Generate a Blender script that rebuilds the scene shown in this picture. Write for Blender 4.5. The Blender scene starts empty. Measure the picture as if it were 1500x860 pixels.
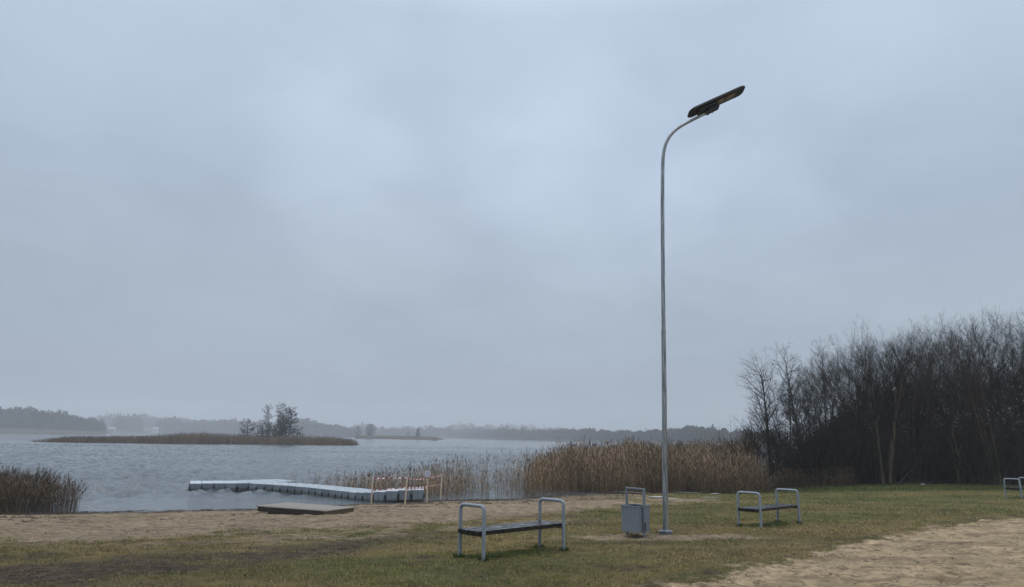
import bpy, math, random
import numpy as np
from mathutils import Vector, Matrix
R = math.radians
rng = np.random.default_rng(7)
random.seed(7)
scn = bpy.context.scene
C = scn.collection

# ------------------------------------------------------------------ camera
F = 1083.0; HZ = 2.5
PITCH = math.atan((641.2-430)/F); ROLL = math.atan(.0145)
_f = np.array([0, math.cos(PITCH), math.sin(PITCH)])
_r0 = np.array([1., 0, 0]); _u0 = np.array([0, -math.sin(PITCH), math.cos(PITCH)])
_r = _r0*math.cos(ROLL)+_u0*math.sin(ROLL); _u = -_r0*math.sin(ROLL)+_u0*math.cos(ROLL)
cam_d = bpy.data.cameras.new('camera'); cam = bpy.data.objects.new('camera', cam_d); C.objects.link(cam)
cam_d.sensor_width = 36; cam_d.lens = F/1500*36; cam_d.clip_end = 8000; cam_d.clip_start = .05
M = Matrix(((_r[0], _u[0], -_f[0], 0), (_r[1], _u[1], -_f[1], 0), (_r[2], _u[2], -_f[2], HZ), (0, 0, 0, 1)))
cam.matrix_world = M
scn.camera = cam
def ray(px, py):
    return _f*F+_r*(px-750)+_u*(430-py)
def G(px, py, z=0.):          # point of the horizontal plane z seen there
    d = ray(px, py); t = (z-HZ)/d[2]; return np.array([d[0]*t, d[1]*t, z])
def at_y(px, py, y):          # point at depth y
    d = ray(px, py); t = y/d[1]; return np.array([d[0]*t, y, HZ+d[2]*t])

# ------------------------------------------------------------------ noise
class Noise:
    def __init__(s, seed):
        r = np.random.default_rng(seed); s.t = r.random((256, 256))
    def __call__(s, x, y):
        xi = np.floor(x).astype(int); yi = np.floor(y).astype(int)
        fx = x-xi; fy = y-yi; fx = fx*fx*(3-2*fx); fy = fy*fy*(3-2*fy)
        a = s.t[xi & 255, yi & 255]; b = s.t[(xi+1) & 255, yi & 255]
        c = s.t[xi & 255, (yi+1) & 255]; d = s.t[(xi+1) & 255, (yi+1) & 255]
        return (a*(1-fx)+b*fx)*(1-fy)+(c*(1-fx)+d*fx)*fy
_ns = [Noise(i) for i in range(8)]
def fbm(x, y, sc, oct=4, k=0, gain=.5):
    v = 0; a = 1; t = 0
    for i in range(oct):
        v = v+a*_ns[(k+i) % 8](x*sc+i*17.3, y*sc+i*9.1); t += a; a *= gain; sc = sc*2.03
    return v/t
def sstep(a, b, v):
    t = np.clip((v-a)/(b-a), 0, 1); return t*t*(3-2*t)

# ------------------------------------------------------------------ terrain
sh = [G(*p) for p in [(0, 751), (60, 751.5), (130, 750.5), (230, 749), (300, 747.5), (380, 746), (450, 743), (520, 738.5), (580, 737.5),
                      (640, 733.5), (740, 731.5), (830, 726), (900, 722.5), (960, 722), (1040, 722)]]
SX = np.array([-2500, -120, -40, -24]+[p[0] for p in sh]+[13, 16, 20, 30, 60, 200, 2500])
SY = np.array([-400, -40, 12, 20]+[p[1] for p in sh]+[41, 52, 66, 86, 110, 150, 260])
def shore_s(x, y):
    x = np.asarray(x, float); y = np.asarray(y, float)
    d = np.full(x.shape, 1e9)
    for i in range(len(SX)-1):
        ax, ay, bx, by = SX[i], SY[i], SX[i+1], SY[i+1]
        L = (bx-ax)**2+(by-ay)**2
        t = np.clip(((x-ax)*(bx-ax)+(y-ay)*(by-ay))/L, 0, 1)
        d = np.minimum(d, np.hypot(x-ax-t*(bx-ax), y-ay-t*(by-ay)))
    return np.where(y < np.interp(x, SX, SY), d, -d)
# far shore distance and the height of the land behind it, by column of the picture
FPX = np.array([-400, 0, 150, 158, 170, 300, 520, 680, 740, 884, 1028, 1085, 1200, 1600])
FD = np.array([600, 694, 760, 800, 1250, 1400, 1300, 1230, 930, 645, 467, 430, 400, 380.])
FH = np.array([9, 8, 6, 4, 9, 9, 8, 14, 4, 3, 2, 2, 2, 2.])
def col_of(x, y):                                   # azimuth -> picture column on the horizon
    y = np.maximum(y, 1e-3); return 750+F/math.cos(PITCH)*(x/y)*1.0
ISL = [G(58, 646.6), G(250, 649.2), G(400, 650.6), G(520, 651.6)]
def terrain(x, y):
    x = np.asarray(x, float); y = np.asarray(y, float)
    s = shore_s(x, y)
    s2 = s+(fbm(x, y, .5, 3, 1)-.5)*1.0
    lin = np.where(s2 > 0, .042*s2, .10*s2)
    cap = .72-.0155*np.maximum(0, y-10); cap = np.maximum(cap, .33)
    k = .06
    h = np.clip(.5+.5*(cap-lin)/k, 0, 1); z = cap*(1-h)+lin*h-k*h*(1-h)
    z = np.maximum(z, -1.2)
    r = np.hypot(x, y); px = col_of(x, y)
    D = np.interp(px, FPX, FD); Hh = np.interp(px, FPX, FH)
    far = (y > 100) & (r > D-40)
    zf = np.clip((r-D)*.05, -1.2, .8)+Hh*sstep(20, 260, r-D)*(.7+.6*fbm(x, y, .004, 3, 2))+14*sstep(500, 1300, r-D)*fbm(x, y, .0017, 3, 4)
    z = np.where(far, np.maximum(z, zf), z)
    # reed island
    ic = np.exp(-(((x+75)/42)**4))*np.exp(-(((y-212)/16)**4))
    z = np.maximum(z, -1.2+1.45*ic)
    z = z+(fbm(x, y, .9, 3, 3)-.5)*.05*sstep(.0, 3, s)*(r < 120)
    return z
def Gt(px, py):
    z = .5
    for _ in range(12):
        p = G(px, py, z); z = float(terrain(p[0], p[1]))
    p = G(px, py, z); return np.array([p[0], p[1], z])
def tz(x, y): return float(terrain(np.array([x]), np.array([y]))[0])

# ------------------------------------------------------------------ helpers: materials
def mat(name, col=(.5, .5, .5), rough=.7, metal=0., spec=.5):
    m = bpy.data.materials.new(name); m.use_nodes = True
    b = m.node_tree.nodes['Principled BSDF']
    b.inputs['Base Color'].default_value = (*col, 1); b.inputs['Roughness'].default_value = rough
    b.inputs['Metallic'].default_value = metal; b.inputs['Specular IOR Level'].default_value = spec
    return m
class NT:
    def __init__(s, m): s.t = m.node_tree; s.b = s.t.nodes.get('Principled BSDF')
    def n(s, ty, **kw):
        o = s.t.nodes.new(ty)
        for k, v in kw.items(): setattr(o, k, v)
        return o
    def l(s, a, b): s.t.links.new(a, b)
    def noise(s, vec, scale, detail=4, rough=.55, dist=0):
        o = s.n('ShaderNodeTexNoise'); o.inputs['Scale'].default_value = scale; o.inputs['Detail'].default_value = detail
        o.inputs['Roughness'].default_value = rough; o.inputs['Distortion'].default_value = dist
        if vec is not None: s.l(vec, o.inputs['Vector'])
        return o.outputs['Fac']
    def ramp(s, fac, pts):
        o = s.n('ShaderNodeValToRGB'); s.l(fac, o.inputs['Fac']); e = o.color_ramp.elements
        while len(e) > 1: e.remove(e[0])
        e[0].position = pts[0][0]; c = pts[0][1]; e[0].color = (*c, 1) if len(c) == 3 else c
        for p, c in pts[1:]:
            q = e.new(p); q.color = (*c, 1)
        return o.outputs['Color']
    def mix(s, fac, a, b, blend='MIX'):
        o = s.n('ShaderNodeMix', data_type='RGBA', blend_type=blend)
        for v, i in ((fac, 0), (a, 6), (b, 7)):
            if hasattr(v, 'links'): s.l(v, o.inputs[i])
            elif i == 0: o.inputs[0].default_value = v
            else: o.inputs[i].default_value = (*v, 1)
        return o.outputs[2]
    def math(s, op, a, b=0, clamp=False):
        o = s.n('ShaderNodeMath', operation=op, use_clamp=clamp)
        for i, v in enumerate((a, b)):
            if hasattr(v, 'links'): s.l(v, o.inputs[i])
            else: o.inputs[i].default_value = v
        return o.outputs[0]
    def maprange(s, v, a, b, c=0., d=1.):
        o = s.n('ShaderNodeMapRange'); s.l(v, o.inputs[0])
        for i, q in enumerate((a, b, c, d)): o.inputs[i+1].default_value = q
        return o.outputs[0]
    def bump(s, h, strength, dist=.01):
        o = s.n('ShaderNodeBump'); o.inputs['Strength'].default_value = strength; o.inputs['Distance'].default_value = dist
        s.l(h, o.inputs['Height']); s.l(o.outputs[0], s.b.inputs['Normal']); return o
    def pos(s): return s.n('ShaderNodeNewGeometry').outputs['Position']
    def obj(s): return s.n('ShaderNodeTexCoord').outputs['Object']
    def attr(s, name):
        o = s.n('ShaderNodeAttribute'); o.attribute_name = name; return o
    def scale(s, vec, sc):
        o = s.n('ShaderNodeMapping'); s.l(vec, o.inputs[0]); o.inputs['Scale'].default_value = sc; return o.outputs[0]
def mottled(name, c1, c2, sc=6, rough=.6, rough2=None, metal=0, bump=.2, bd=.004, stretch=(1, 1, 1), spec=.5, speck=None):
    m = mat(name, c1, rough, metal, spec); t = NT(m); v = t.scale(t.obj(), stretch)
    f = t.noise(v, sc, 6, .6)
    col = t.ramp(f, [(.3, c1), (.7, c2)])
    if speck:
        g = t.noise(t.obj(), speck[1], 3, .6); k = t.maprange(g, speck[2], speck[2]+.05)
        col = t.mix(k, col, speck[0])
    t.l(col, t.b.inputs['Base Color'])
    if rough2 is not None: t.l(t.maprange(f, .3, .7, rough, rough2), t.b.inputs['Roughness'])
    t.bump(t.noise(v, sc*5, 4), bump, bd)
    return m

# ------------------------------------------------------------------ helpers: meshes
def link(name, me, mats, parent=None):
    o = bpy.data.objects.new(name, me); C.objects.link(o)
    for m in (mats if isinstance(mats, (list, tuple)) else [mats]):
        if m is not None: me.materials.append(m)
    if parent is not None: o.parent = parent
    return o
def np_mesh(name, V, faces_list, smooth=False, mat_idx=None, cols=None):
    """faces_list: list of int arrays (n,3)/(n,4)"""
    me = bpy.data.meshes.new(name)
    V = np.asarray(V, np.float32); me.vertices.add(len(V)); me.vertices.foreach_set('co', V.ravel())
    idx = np.concatenate([f.ravel() for f in faces_list]).astype(np.int32)
    tot = np.concatenate([np.full(len(f), f.shape[1]) for f in faces_list]).astype(np.int32)
    st = np.concatenate([[0], np.cumsum(tot)[:-1]]).astype(np.int32)
    me.loops.add(len(idx)); me.loops.foreach_set('vertex_index', idx)
    me.polygons.add(len(tot)); me.polygons.foreach_set('loop_start', st); me.polygons.foreach_set('loop_total', tot)
    if mat_idx is not None: me.polygons.foreach_set('material_index', np.asarray(mat_idx, np.int32))
    if smooth: me.polygons.foreach_set('use_smooth', np.ones(len(tot), bool))
    if cols is not None:
        a = me.color_attributes.new('tint', 'FLOAT_COLOR', 'POINT')
        c = np.ones((len(V), 4), np.float32); c[:, :cols.shape[1]] = cols; a.data.foreach_set('color', c.ravel())
    me.update(calc_edges=True); me.validate()
    return me
class MB:
    def __init__(s): s.v = []; s.f = []; s.m = []; s.sm = []
    def add(s, vs, fs, mi=0, sm=False):
        b = len(s.v); s.v += [tuple(map(float, v)) for v in vs]; s.f += [tuple(b+i for i in f) for f in fs]; s.m += [mi]*len(fs); s.sm += [sm]*len(fs)
    def box(s, c, d, rot=None, bev=0., mi=0):
        """centre, full dims, optional 3x3 rot; bev = chamfer"""
        hx, hy, hz = d[0]/2, d[1]/2, d[2]/2
        import bmesh
        bm = bmesh.new(); bmesh.ops.create_cube(bm, size=1)
        for v in bm.verts: v.co = Vector((v.co.x*d[0], v.co.y*d[1], v.co.z*d[2]))
        if bev: bmesh.ops.bevel(bm, geom=bm.edges[:]+bm.verts[:], offset=bev, segments=2, profile=.6, affect='EDGES')
        bm.verts.index_update()
        Q = rot if rot is not None else Matrix.Identity(3)
        s.add([Q @ v.co+Vector(c) for v in bm.verts], [[v.index for v in f.verts] for f in bm.faces], mi); bm.free()
    def tube(s, pts, rad, n=12, cap=True, mi=0, sm=True):
        pts = [Vector(p) for p in pts]; rad = rad if hasattr(rad, '__len__') else [rad]*len(pts)
        rings = []; up = None
        for i, p in enumerate(pts):
            d = (pts[min(i+1, len(pts)-1)]-pts[max(i-1, 0)]).normalized()
            if up is None: up = d.orthogonal().normalized()
            up = (up-d*up.dot(d)).normalized(); w = d.cross(up)
            rings.append([p+(up*math.cos(2*PI*k/n)+w*math.sin(2*PI*k/n))*rad[i] for k in range(n)])
        vs = [v for r_ in rings for v in r_]; fs = []
        for i in range(len(pts)-1):
            for k in range(n):
                a = i*n+k; b = i*n+(k+1) % n; fs.append((a, b, b+n, a+n))
        s.add(vs, fs, mi, sm)
        if cap:
            s.add(rings[0], [tuple(reversed(range(n)))], mi); s.add(rings[-1], [tuple(range(n))], mi)
    def build(s, name, mats, parent=None):
        me = bpy.data.meshes.new(name); me.from_pydata(s.v, [], s.f); me.update()
        me.polygons.foreach_set('material_index', s.m); me.polygons.foreach_set('use_smooth', s.sm)
        return link(name, me, mats, parent)
PI = math.pi
def tag(o, label=None, cat=None, group=None, kind=None):
    if label: o['label'] = label
    if cat: o['category'] = cat
    if group: o['group'] = group
    if kind: o['kind'] = kind
    return o
def empty(name, loc, rz=0.):
    o = bpy.data.objects.new(name, None); C.objects.link(o); o.location = tuple(map(float, loc)); o.rotation_euler = (0, 0, rz); o.empty_display_size = .2; return o
def kids(o): return [c for c in bpy.data.objects if c.parent is o]
def copy_tree(o, parent=None):
    c = o.copy(); C.objects.link(c); c.parent = parent
    for ch in kids(o): copy_tree(ch, c)
    return c
def fillet(pts, rad, n=6):
    out = [Vector(pts[0])]
    for i in range(1, len(pts)-1):
        p = Vector(pts[i]); a = (Vector(pts[i-1])-p).normalized(); b = (Vector(pts[i+1])-p).normalized()
        for k in range(n+1):
            t = k/n; q0 = p+a*rad*(1-t); q1 = p+b*rad*t; out.append(q0.lerp(q1, t))
    out.append(Vector(pts[-1])); return out

# ------------------------------------------------------------------ ground sheet
def dens_axis(a0, a1, n): return np.linspace(a0, a1, n)
fa = np.concatenate([np.linspace(-180, -44, 40)[:-1], np.linspace(-44, 44, 760), np.linspace(44, 180, 40)[1:-1]])
rows = np.concatenate([np.linspace(.3, 6.8, 30)[:-1], np.geomspace(6.8, 48, 520)[:-1], np.geomspace(48, 320, 90)[:-1], np.geomspace(320, 2200, 110)])
A, RR = np.meshgrid(np.radians(fa), rows, indexing='ij')
gx = (np.sin(A)*RR).ravel(); gy = (np.cos(A)*RR).ravel(); na, nr = A.shape
gz = terrain(gx, gy)
# --- surface masks, in ground coordinates
def poly_line(pts):
    q = np.array([Gt(*p)[:2] for p in pts]); return q
BL = poly_line([(0, 792), (60, 796), (130, 793), (200, 789), (300, 783.5), (380, 778), (460, 776), (560, 771), (640, 766), (700, 760), (790, 755), (860, 748), (950, 741), (1060, 735)])
BL = np.vstack([[[-200, BL[0][1]-3]], BL, [[BL[-1][0]+3, BL[-1][1]+3], [40, 60], [400, 100]]])
SL = poly_line([(900, 900), (980, 862), (1060, 842), (1130, 824), (1200, 808), (1250, 797), (1320, 786), (1400, 771), (1500, 757)])
SL = np.vstack([[[-60, -60]], [[-1.5, 3]], SL, [[SL[-1][0]+12, SL[-1][1]+5], [300, 60]]])
lampP = Gt(975, 783)
def ell(x, y, c, a, b, ang=0):
    dx = x-c[0]; dy = y-c[1]; ca, sa = math.cos(ang), math.sin(ang)
    return np.hypot((dx*ca+dy*sa)/a, (-dx*sa+dy*ca)/b)
b1 = [Gt(*p) for p in [(672, 816.5), (709, 821.5), (790, 802.6), (826, 806.7)]]
b2 = [Gt(*p) for p in [(1083.1, 771.4), (1115.1, 772.3), (1139.5, 765.3), (1170.3, 767.7)]]
def masks(x, y):
    w1 = (fbm(x, y, .45, 4, 0)-.5)*4.2; w2 = (fbm(x, y, 2.1, 4, 2)-.5)*1.6; w3 = fbm(x, y, 7., 4, 5)-.5
    s = shore_s(x, y)
    yb = np.interp(x, BL[:, 0], BL[:, 1])
    leftness = sstep(2, -6, x)
    sand = sstep(-1.5-.8*leftness, 1.5+.4*leftness, y-yb-.15+w1*(.35+.3*leftness)+w2*1.3+w3*1.6)
    sand = sand*sstep(9, 3, x+(y-34)*.3+w1)*(1-.55*sstep(-1, 5, x)*sstep(.4, .6, fbm(x, y, .8, 4, 4)))
    ys = np.interp(x, SL[:, 0], SL[:, 1])
    sd2 = ys-y
    sand2 = sstep(-.75, .7, sd2+w1*.18+w2*.75+w3*1.3)*(x > -1.5)
    # bare ground under the lamp
    e = ell(x, y, lampP+np.array([-.15, -.5, 0]), 2.4, .6, .08)
    bare = sstep(1.25, .55, e+w2*.25+w3*.5)
    # thin, half-bare zone behind the near bench
    band = np.exp(-((y-yb+2.3)/1.5)**2)*sstep(-9, -4, x)*sstep(3.5, 1, x)
    bare = np.maximum(bare, band*sstep(.42, .62, fbm(x, y, 1.6, 4, 6)+band*.12)*.75)
    sandm = np.clip(np.maximum(sand, sand2)+bare*.75, 0, 1)
    # dark earth showing through the turf at the left
    dl = poly_line_cache
    yd = np.interp(x, dl[:, 0], dl[:, 1])
    g = np.exp(-((y-yd-.3)/2.1)**2)*sstep(-.2, -3.4, x)
    dirt = np.clip(g*sstep(.30, .66, fbm(x*.6, y*1.1, 1.1, 5, 4)+.12*g)*.9+g*.12, 0, 1)
    lawnbare = sstep(.56, .70, fbm(x*.6, y, .9, 4, 7))*.62*sstep(6, 2, x)
    dirt = np.maximum(dirt, lawnbare)
    # dry thatch at the edge of the right hand sand
    edge = np.exp(-((sd2+.35)/.55)**2)*(x > -1)*sstep(.4, .7, fbm(x, y, 1.9, 4, 1)+.08)
    dirt = np.maximum(dirt, edge*.6)
    # damp rim at the water
    wet = sstep(1.6, .1, s+w3*1.4+(fbm(x, y, .8, 3, 7)-.5)*2.0)
    # lush grass under the benches, at the wood's edge and to the right
    green = np.zeros_like(x)
    for b in (b1, b2):
        c = sum(b)/4; d = b[2]-b[0]; ang = math.atan2(d[1], d[0])
        green = np.maximum(green, .8*sstep(1.35, .35, ell(x, y, c, .98, .30, ang)+w3*.7))
    wood = sstep(34.5, 36.5, y+w2*.6)*(x > 9)
    gp = sstep(6, 18, x+.2*(y-12))*.75
    patch = sstep(.45, .72, fbm(x, y, .35, 4, 3))
    green = np.clip(np.maximum(green, wood*.9)+gp*(.4+.6*patch)+.0, 0, 1)
    dry = np.clip(sstep(.34, .64, fbm(x*.55, y*1.2, .55, 5, 5))*.95+.75*np.exp(-((sd2+1.3)/1.1)**2)*(x > 0), 0, 1)
    green = np.maximum(green, .45*sstep(.56, .70, fbm(x*.5, y*1.1, .7, 4, 1)))*(1-.9*sstep(-8, -2, -(x+6)*.5-6))
    return sandm, dirt, np.clip(green, 0, 1), dry, wet
poly_line_cache = poly_line([(-200, 852), (0, 848), (100, 842), (220, 832), (330, 822), (420, 812), (520, 803), (640, 797)])
near = np.hypot(gx, gy) < 90
ms = [np.zeros(len(gx)) for _ in range(5)]
mm = masks(gx[near], gy[near])
for a_, b_ in zip(ms, mm): a_[near] = b_
farland = ~near
ms[2][farland] = .35; ms[3][farland] = .5
# relief: churned sand, tussocky turf
rel = np.zeros(len(gx)); xn, yn = gx[near], gy[near]
foot = (fbm(xn, yn, 3.2, 3, 6)-.5)*.11+(fbm(xn, yn, 9, 2, 1)-.5)*.04
rel[near] = foot*mm[0]*sstep(.2, 2.5, shore_s(xn, yn))+(fbm(xn, yn, 6, 3, 2)-.5)*.03*(1-mm[0])
gz = gz+rel
V = np.stack([gx, gy, gz], 1)
I = np.arange(na*nr).reshape(na, nr)
Ii = np.vstack([I, I[:1]])   # close the ring
q = np.stack([Ii[:-1, :-1], Ii[:-1, 1:], Ii[1:, 1:], Ii[1:, :-1]], -1).reshape(-1, 4)[:, ::-1]
q = q[:, ::-1]
V = np.vstack([V, [[0, 0, gz[I[:, 0]].mean()]]]); cidx = len(V)-1
tri = np.stack([np.full(na, cidx), Ii[1:, 0], Ii[:-1, 0]], 1)
cols = np.stack(ms[:3], 1); cols = np.vstack([cols, cols[:1]])
me = np_mesh('ground', V, [q[:, ::-1], tri[:, ::-1]], smooth=True, cols=cols)
a2 = me.color_attributes.new('tint_extra', 'FLOAT_COLOR', 'POINT'); c4 = np.ones((len(V), 4), np.float32); c4[:-1, 0] = ms[3]; c4[:-1, 1] = ms[4]; c4[:-1, 2] = sstep(90, 150, np.hypot(gx, gy))*(1-.9*((gy > 100) & (col_of(gx, gy) > 636) & (col_of(gx, gy) < 684))); c4[:-1, 3] = sstep(1.2, -.2, np.interp(gx, SL[:, 0], SL[:, 1])*0+(gy-np.interp(gx, SL[:, 0], SL[:, 1])))
a2.data.foreach_set('color', c4.ravel())

gm = mat('ground_mix', rough=.95, spec=.15); t = NT(gm); P = t.pos()
at1 = t.n('ShaderNodeSeparateColor'); t.l(t.attr('tint').outputs['Color'], at1.inputs[0])
ae = t.attr('tint_extra'); at2 = t.n('ShaderNodeSeparateColor'); t.l(ae.outputs['Color'], at2.inputs[0])
n_f = t.noise(P, 26, 6, .7); n_m = t.noise(P, 5.0, 6, .68, .3); n_l = t.noise(P, .8, 5, .6)
n_s = t.noise(t.scale(P, (1., .85, 1)), 3.4, 8, .72, .5); n_g = t.noise(t.scale(P, (.6, 1., 1)), 1.9, 6, .65, .4)
# sand: damp and pale patches, churned
sandc = t.ramp(n_s, [(.30, (.130, .098, .060)), (.40, (.27, .208, .128)), (.50, (.39, .294, .192)), (.62, (.50, .385, .255)), (.75, (.60, .47, .325))])
sandc = t.mix(t.maprange(n_l, .40, .62, 0, .55), sandc, (.32, .250, .165))
sandc = t.mix(t.maprange(ae.outputs['Alpha'], 0, 1, .22, 0), sandc, (.235, .185, .13))
n_b = t.noise(t.scale(P, (.30, 1.5, 1)), 1.3, 7, .7, .5)
sandc = t.mix(t.maprange(n_b, .50, .60, 0, .62), sandc, (.155, .115, .080))
sandc = t.mix(1., sandc, t.mix(ae.outputs['Alpha'], (1, 1, 1), (1.36, 1.33, 1.26)), 'MULTIPLY')
litter = t.maprange(t.noise(t.scale(P, (.8, 1., 1)), 6.5, 7, .78, .8), .53, .61)
sandc = t.mix(t.math('MULTIPLY', litter, .7), sandc, (.085, .062, .045))
grc = t.ramp(n_m, [(.3, (.070, .072, .026)), (.5, (.125, .115, .042)), (.7, (.185, .150, .066))])
grc = t.mix(t.math('MULTIPLY', at2.outputs[0], .75), grc, (.215, .158, .074))
grc = t.mix(t.math('MULTIPLY', at1.outputs[2], .8), grc, (.082, .100, .030))
grc = t.mix(t.maprange(n_g, .52, .66, 0, .55), grc, (.075, .058, .036))
grc = t.mix(t.maprange(n_f, .48, .72, 0, .6), grc, (.045, .040, .020))
grc = t.mix(1., grc, t.ramp(n_l, [(.38, (.90, .92, .90)), (.62, (1.38, 1.30, 1.12))]), 'MULTIPLY')
earth = t.ramp(n_s, [(.34, (.032, .024, .017)), (.50, (.075, .056, .036)), (.62, (.14, .105, .066)), (.74, (.22, .165, .105))])
rag = t.math('ADD', t.math('MULTIPLY', t.math('SUBTRACT', n_f, .5), 1.2), t.math('MULTIPLY', t.math('SUBTRACT', n_m, .5), 1.6))
sm_ = t.maprange(t.math('ADD', at1.outputs[0], rag), .25, .75)
dm_ = t.maprange(t.math('ADD', at1.outputs[1], rag), .25, .75)
col = t.mix(dm_, grc, earth); col = t.mix(sm_, col, sandc)
wetc = t.mix(1., col, (.36, .33, .31), 'MULTIPLY')
wm = t.maprange(t.math('ADD', at2.outputs[1], t.math('MULTIPLY', rag, .8)), .35, .9)
col = t.mix(wm, col, wetc)
col = t.mix(at2.outputs[2], col, t.ramp(t.noise(P, .03, 4), [(.4, (.045, .040, .027)), (.6, (.075, .066, .042))]))
t.l(col, t.b.inputs['Base Color'])
t.l(t.maprange(wm, 0, 1, .95, .5), t.b.inputs['Roughness'])
hgt = t.math('ADD', t.math('MULTIPLY', n_s, 1.6), t.math('MULTIPLY', n_f, .6))
t.bump(hgt, 1., .09)
ground = link('ground', me, gm); tag(ground, kind='structure')

# ------------------------------------------------------------------ grass blades
def blades(N, rmin, rmax, seed, hh=.034):
    g = np.random.default_rng(seed)
    u = g.random(N); r_ = rmin*(rmax/rmin)**u; a = np.radians(g.uniform(-42, 42, N))
    x = np.sin(a)*r_; y = np.cos(a)*r_
    s, d, gr, dr, w = masks(x, y)
    keep = (g.random(N) > (s*1.45+d*.85-(fbm(x, y, 8, 3, 3)-.5)*1.3)) & (shore_s(x, y) > 2)
    pt = fbm(x*.7, y, 2.2, 4, 6)
    keep &= g.random(N) < (.12+1.6*sstep(.36, .62, pt))*(1-.8*sstep(16, 40, r_))
    x, y, gr, dr, d, s, r_ = [k[keep] for k in (x, y, gr, dr, d, s, r_)]
    n = len(x); z = terrain(x, y)+((fbm(x, y, 3.2, 3, 6)-.5)*.11+(fbm(x, y, 9, 2, 1)-.5)*.04)*s+(fbm(x, y, 6, 3, 2)-.5)*.03*(1-s)-.006
    lush = np.maximum(gr-.35, 0)
    h = .85*hh*g.uniform(.5, 1.5, n)*(1+1.4*lush)*(r_/9)**.25*(1-.4*d); wd = .0035*(r_/8)**.85*g.uniform(.7, 1.4, n)
    th = g.uniform(0, 2*PI, n); tx = np.cos(th); ty = np.sin(th); lean = g.uniform(.1, 1.1, n)*h; la = g.uniform(0, 2*PI, n)
    base = np.stack([x, y, z], 1); sv = np.stack([tx*wd, ty*wd, 0*tx], 1)
    top = base+np.stack([np.cos(la)*lean, np.sin(la)*lean, h], 1)
    midp = base+np.stack([np.cos(la)*lean*.35, np.sin(la)*lean*.35, h*.6], 1)
    Vv = np.stack([base-sv, base+sv, midp+sv*.7, midp-sv*.7, top], 1).reshape(-1, 3)
    k = np.arange(n)*5
    qd = np.stack([k, k+1, k+2, k+3], 1); tr = np.stack([k+3, k+2, k+4], 1)
    c_d = np.array([.370, .290, .140]); c_m = np.array([.245, .232, .078]); c_g = np.array([.135, .185, .040]); c_b = np.array([.23, .165, .095])
    q_ = g.random(n); f1 = np.clip(dr*.8+(q_-.5)*.9, 0, 1)[:, None]
    c = c_m*(1-f1)+c_d*f1; f2 = np.clip(gr*1.15+(g.random(n)-.5)*.35, 0, 1)[:, None]; c = c*(1-f2)+c_g*f2
    f3 = (g.random(n) < .16+.55*d+.35*sstep(.5, .7, fbm(x*.6, y, 1.5, 3, 2)))[:, None]*.8; c = c*(1-f3)+c_b*f3
    c = c*g.uniform(.8, 1.18, n)[:, None]*(.62+.78*fbm(x*.6, y*1.1, 1.0, 4, 7))[:, None]*np.where(x < -1, .86, 1.)[:, None]**sstep(-1, -6, x)[:, None]
    return Vv, qd, tr, np.repeat(c, 5, 0)
Vv, qd, tr, cc = blades(620000, 7.2, 40, 3)
me = np_mesh('grass', Vv, [qd, tr], cols=cc)
grm = mat('grass_blade', rough=.75, spec=.25); t = NT(grm); t.l(t.attr('tint').outputs['Color'], t.b.inputs['Base Color'])
grass = link('grass', me, grm); tag(grass, 'short winter lawn of green and straw coloured blades between the two sand areas', 'grass', kind='stuff')
# taller tuft grass round the bench posts
def tuft(c, n, rad, h, seed, col):
    g = np.random.default_rng(seed); a = g.uniform(0, 2*PI, n); r_ = rad*np.sqrt(g.random(n))
    x = c[0]+np.cos(a)*r_; y = c[1]+np.sin(a)*r_; z = terrain(x, y)-.01
    hh = h*g.uniform(.4, 1.1, n); la = a+g.normal(0, .8, n); le = hh*g.uniform(.1, .7, n); th = g.uniform(0, 2*PI, n)
    base = np.stack([x, y, z], 1); sv = np.stack([np.cos(th), np.sin(th), 0*th], 1)*.003
    mid = base+np.stack([np.cos(la)*le*.3, np.sin(la)*le*.3, hh*.6], 1); top = base+np.stack([np.cos(la)*le, np.sin(la)*le, hh], 1)
    Vv = np.stack([base-sv, base+sv, mid+sv*.7, mid-sv*.7, top], 1).reshape(-1, 3); k = np.arange(n)*5
    cc = np.repeat(np.array(col)*g.uniform(.6, 1.4, n)[:, None], 5, 0)
    return Vv, k, cc
tv = []; tk = []; tc = []; off = 0
def add_tufts(lst):
    global off
    for a in lst:
        v, k, c_ = tuft(*a); tv.append(v); tk.append(k+off); tc.append(c_); off += len(v)
L_ = [(b, 160, .08, .09, 50+i, (.055, .085, .022)) for i, b in enumerate(list(b1)+list(b2))]
for i in range(26):
    t_ = random.random(); p = b1[0]*(1-t_)+b1[2]*t_; p2 = b1[1]*(1-t_)+b1[3]*t_; u_ = random.random(); L_.append((p*(1-u_)+p2*u_, 70, .17, .055, 80+i, (.085, .125, .03)))
    p = b2[0]*(1-t_)+b2[2]*t_; p2 = b2[1]*(1-t_)+b2[3]*t_; L_.append((p*(1-u_)+p2*u_, 45, .18, .05, 180+i, (.09, .12, .03)))
g_ = np.random.default_rng(404); xx_ = g_.uniform(-13, 16, 2600); yy_ = 7.6+26*g_.random(2600)**1.6; ok_ = np.abs(xx_) < yy_*.78
xx_ = xx_[ok_]; yy_ = yy_[ok_]; m_s, m_d, m_g, m_y, _ = masks(xx_, yy_); ok_ = (m_s < .75) & (shore_s(xx_, yy_) > 2) & (g_.random(len(xx_)) < .15+.5*sstep(.5, .7, fbm(xx_, yy_, .7, 3, 2))+.5*(m_s > .15))
for i_, (a_, b_, f_) in enumerate(list(zip(xx_[ok_], yy_[ok_], m_y[ok_]))[:620]):
    L_.append(((a_, b_, 0), 34, g_.uniform(.05, .14), g_.uniform(.04, .075), 900+i_, (.20, .165, .075) if g_.random() < .25+.5*f_ else (.13, .15, .045)))
add_tufts(L_)
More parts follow.
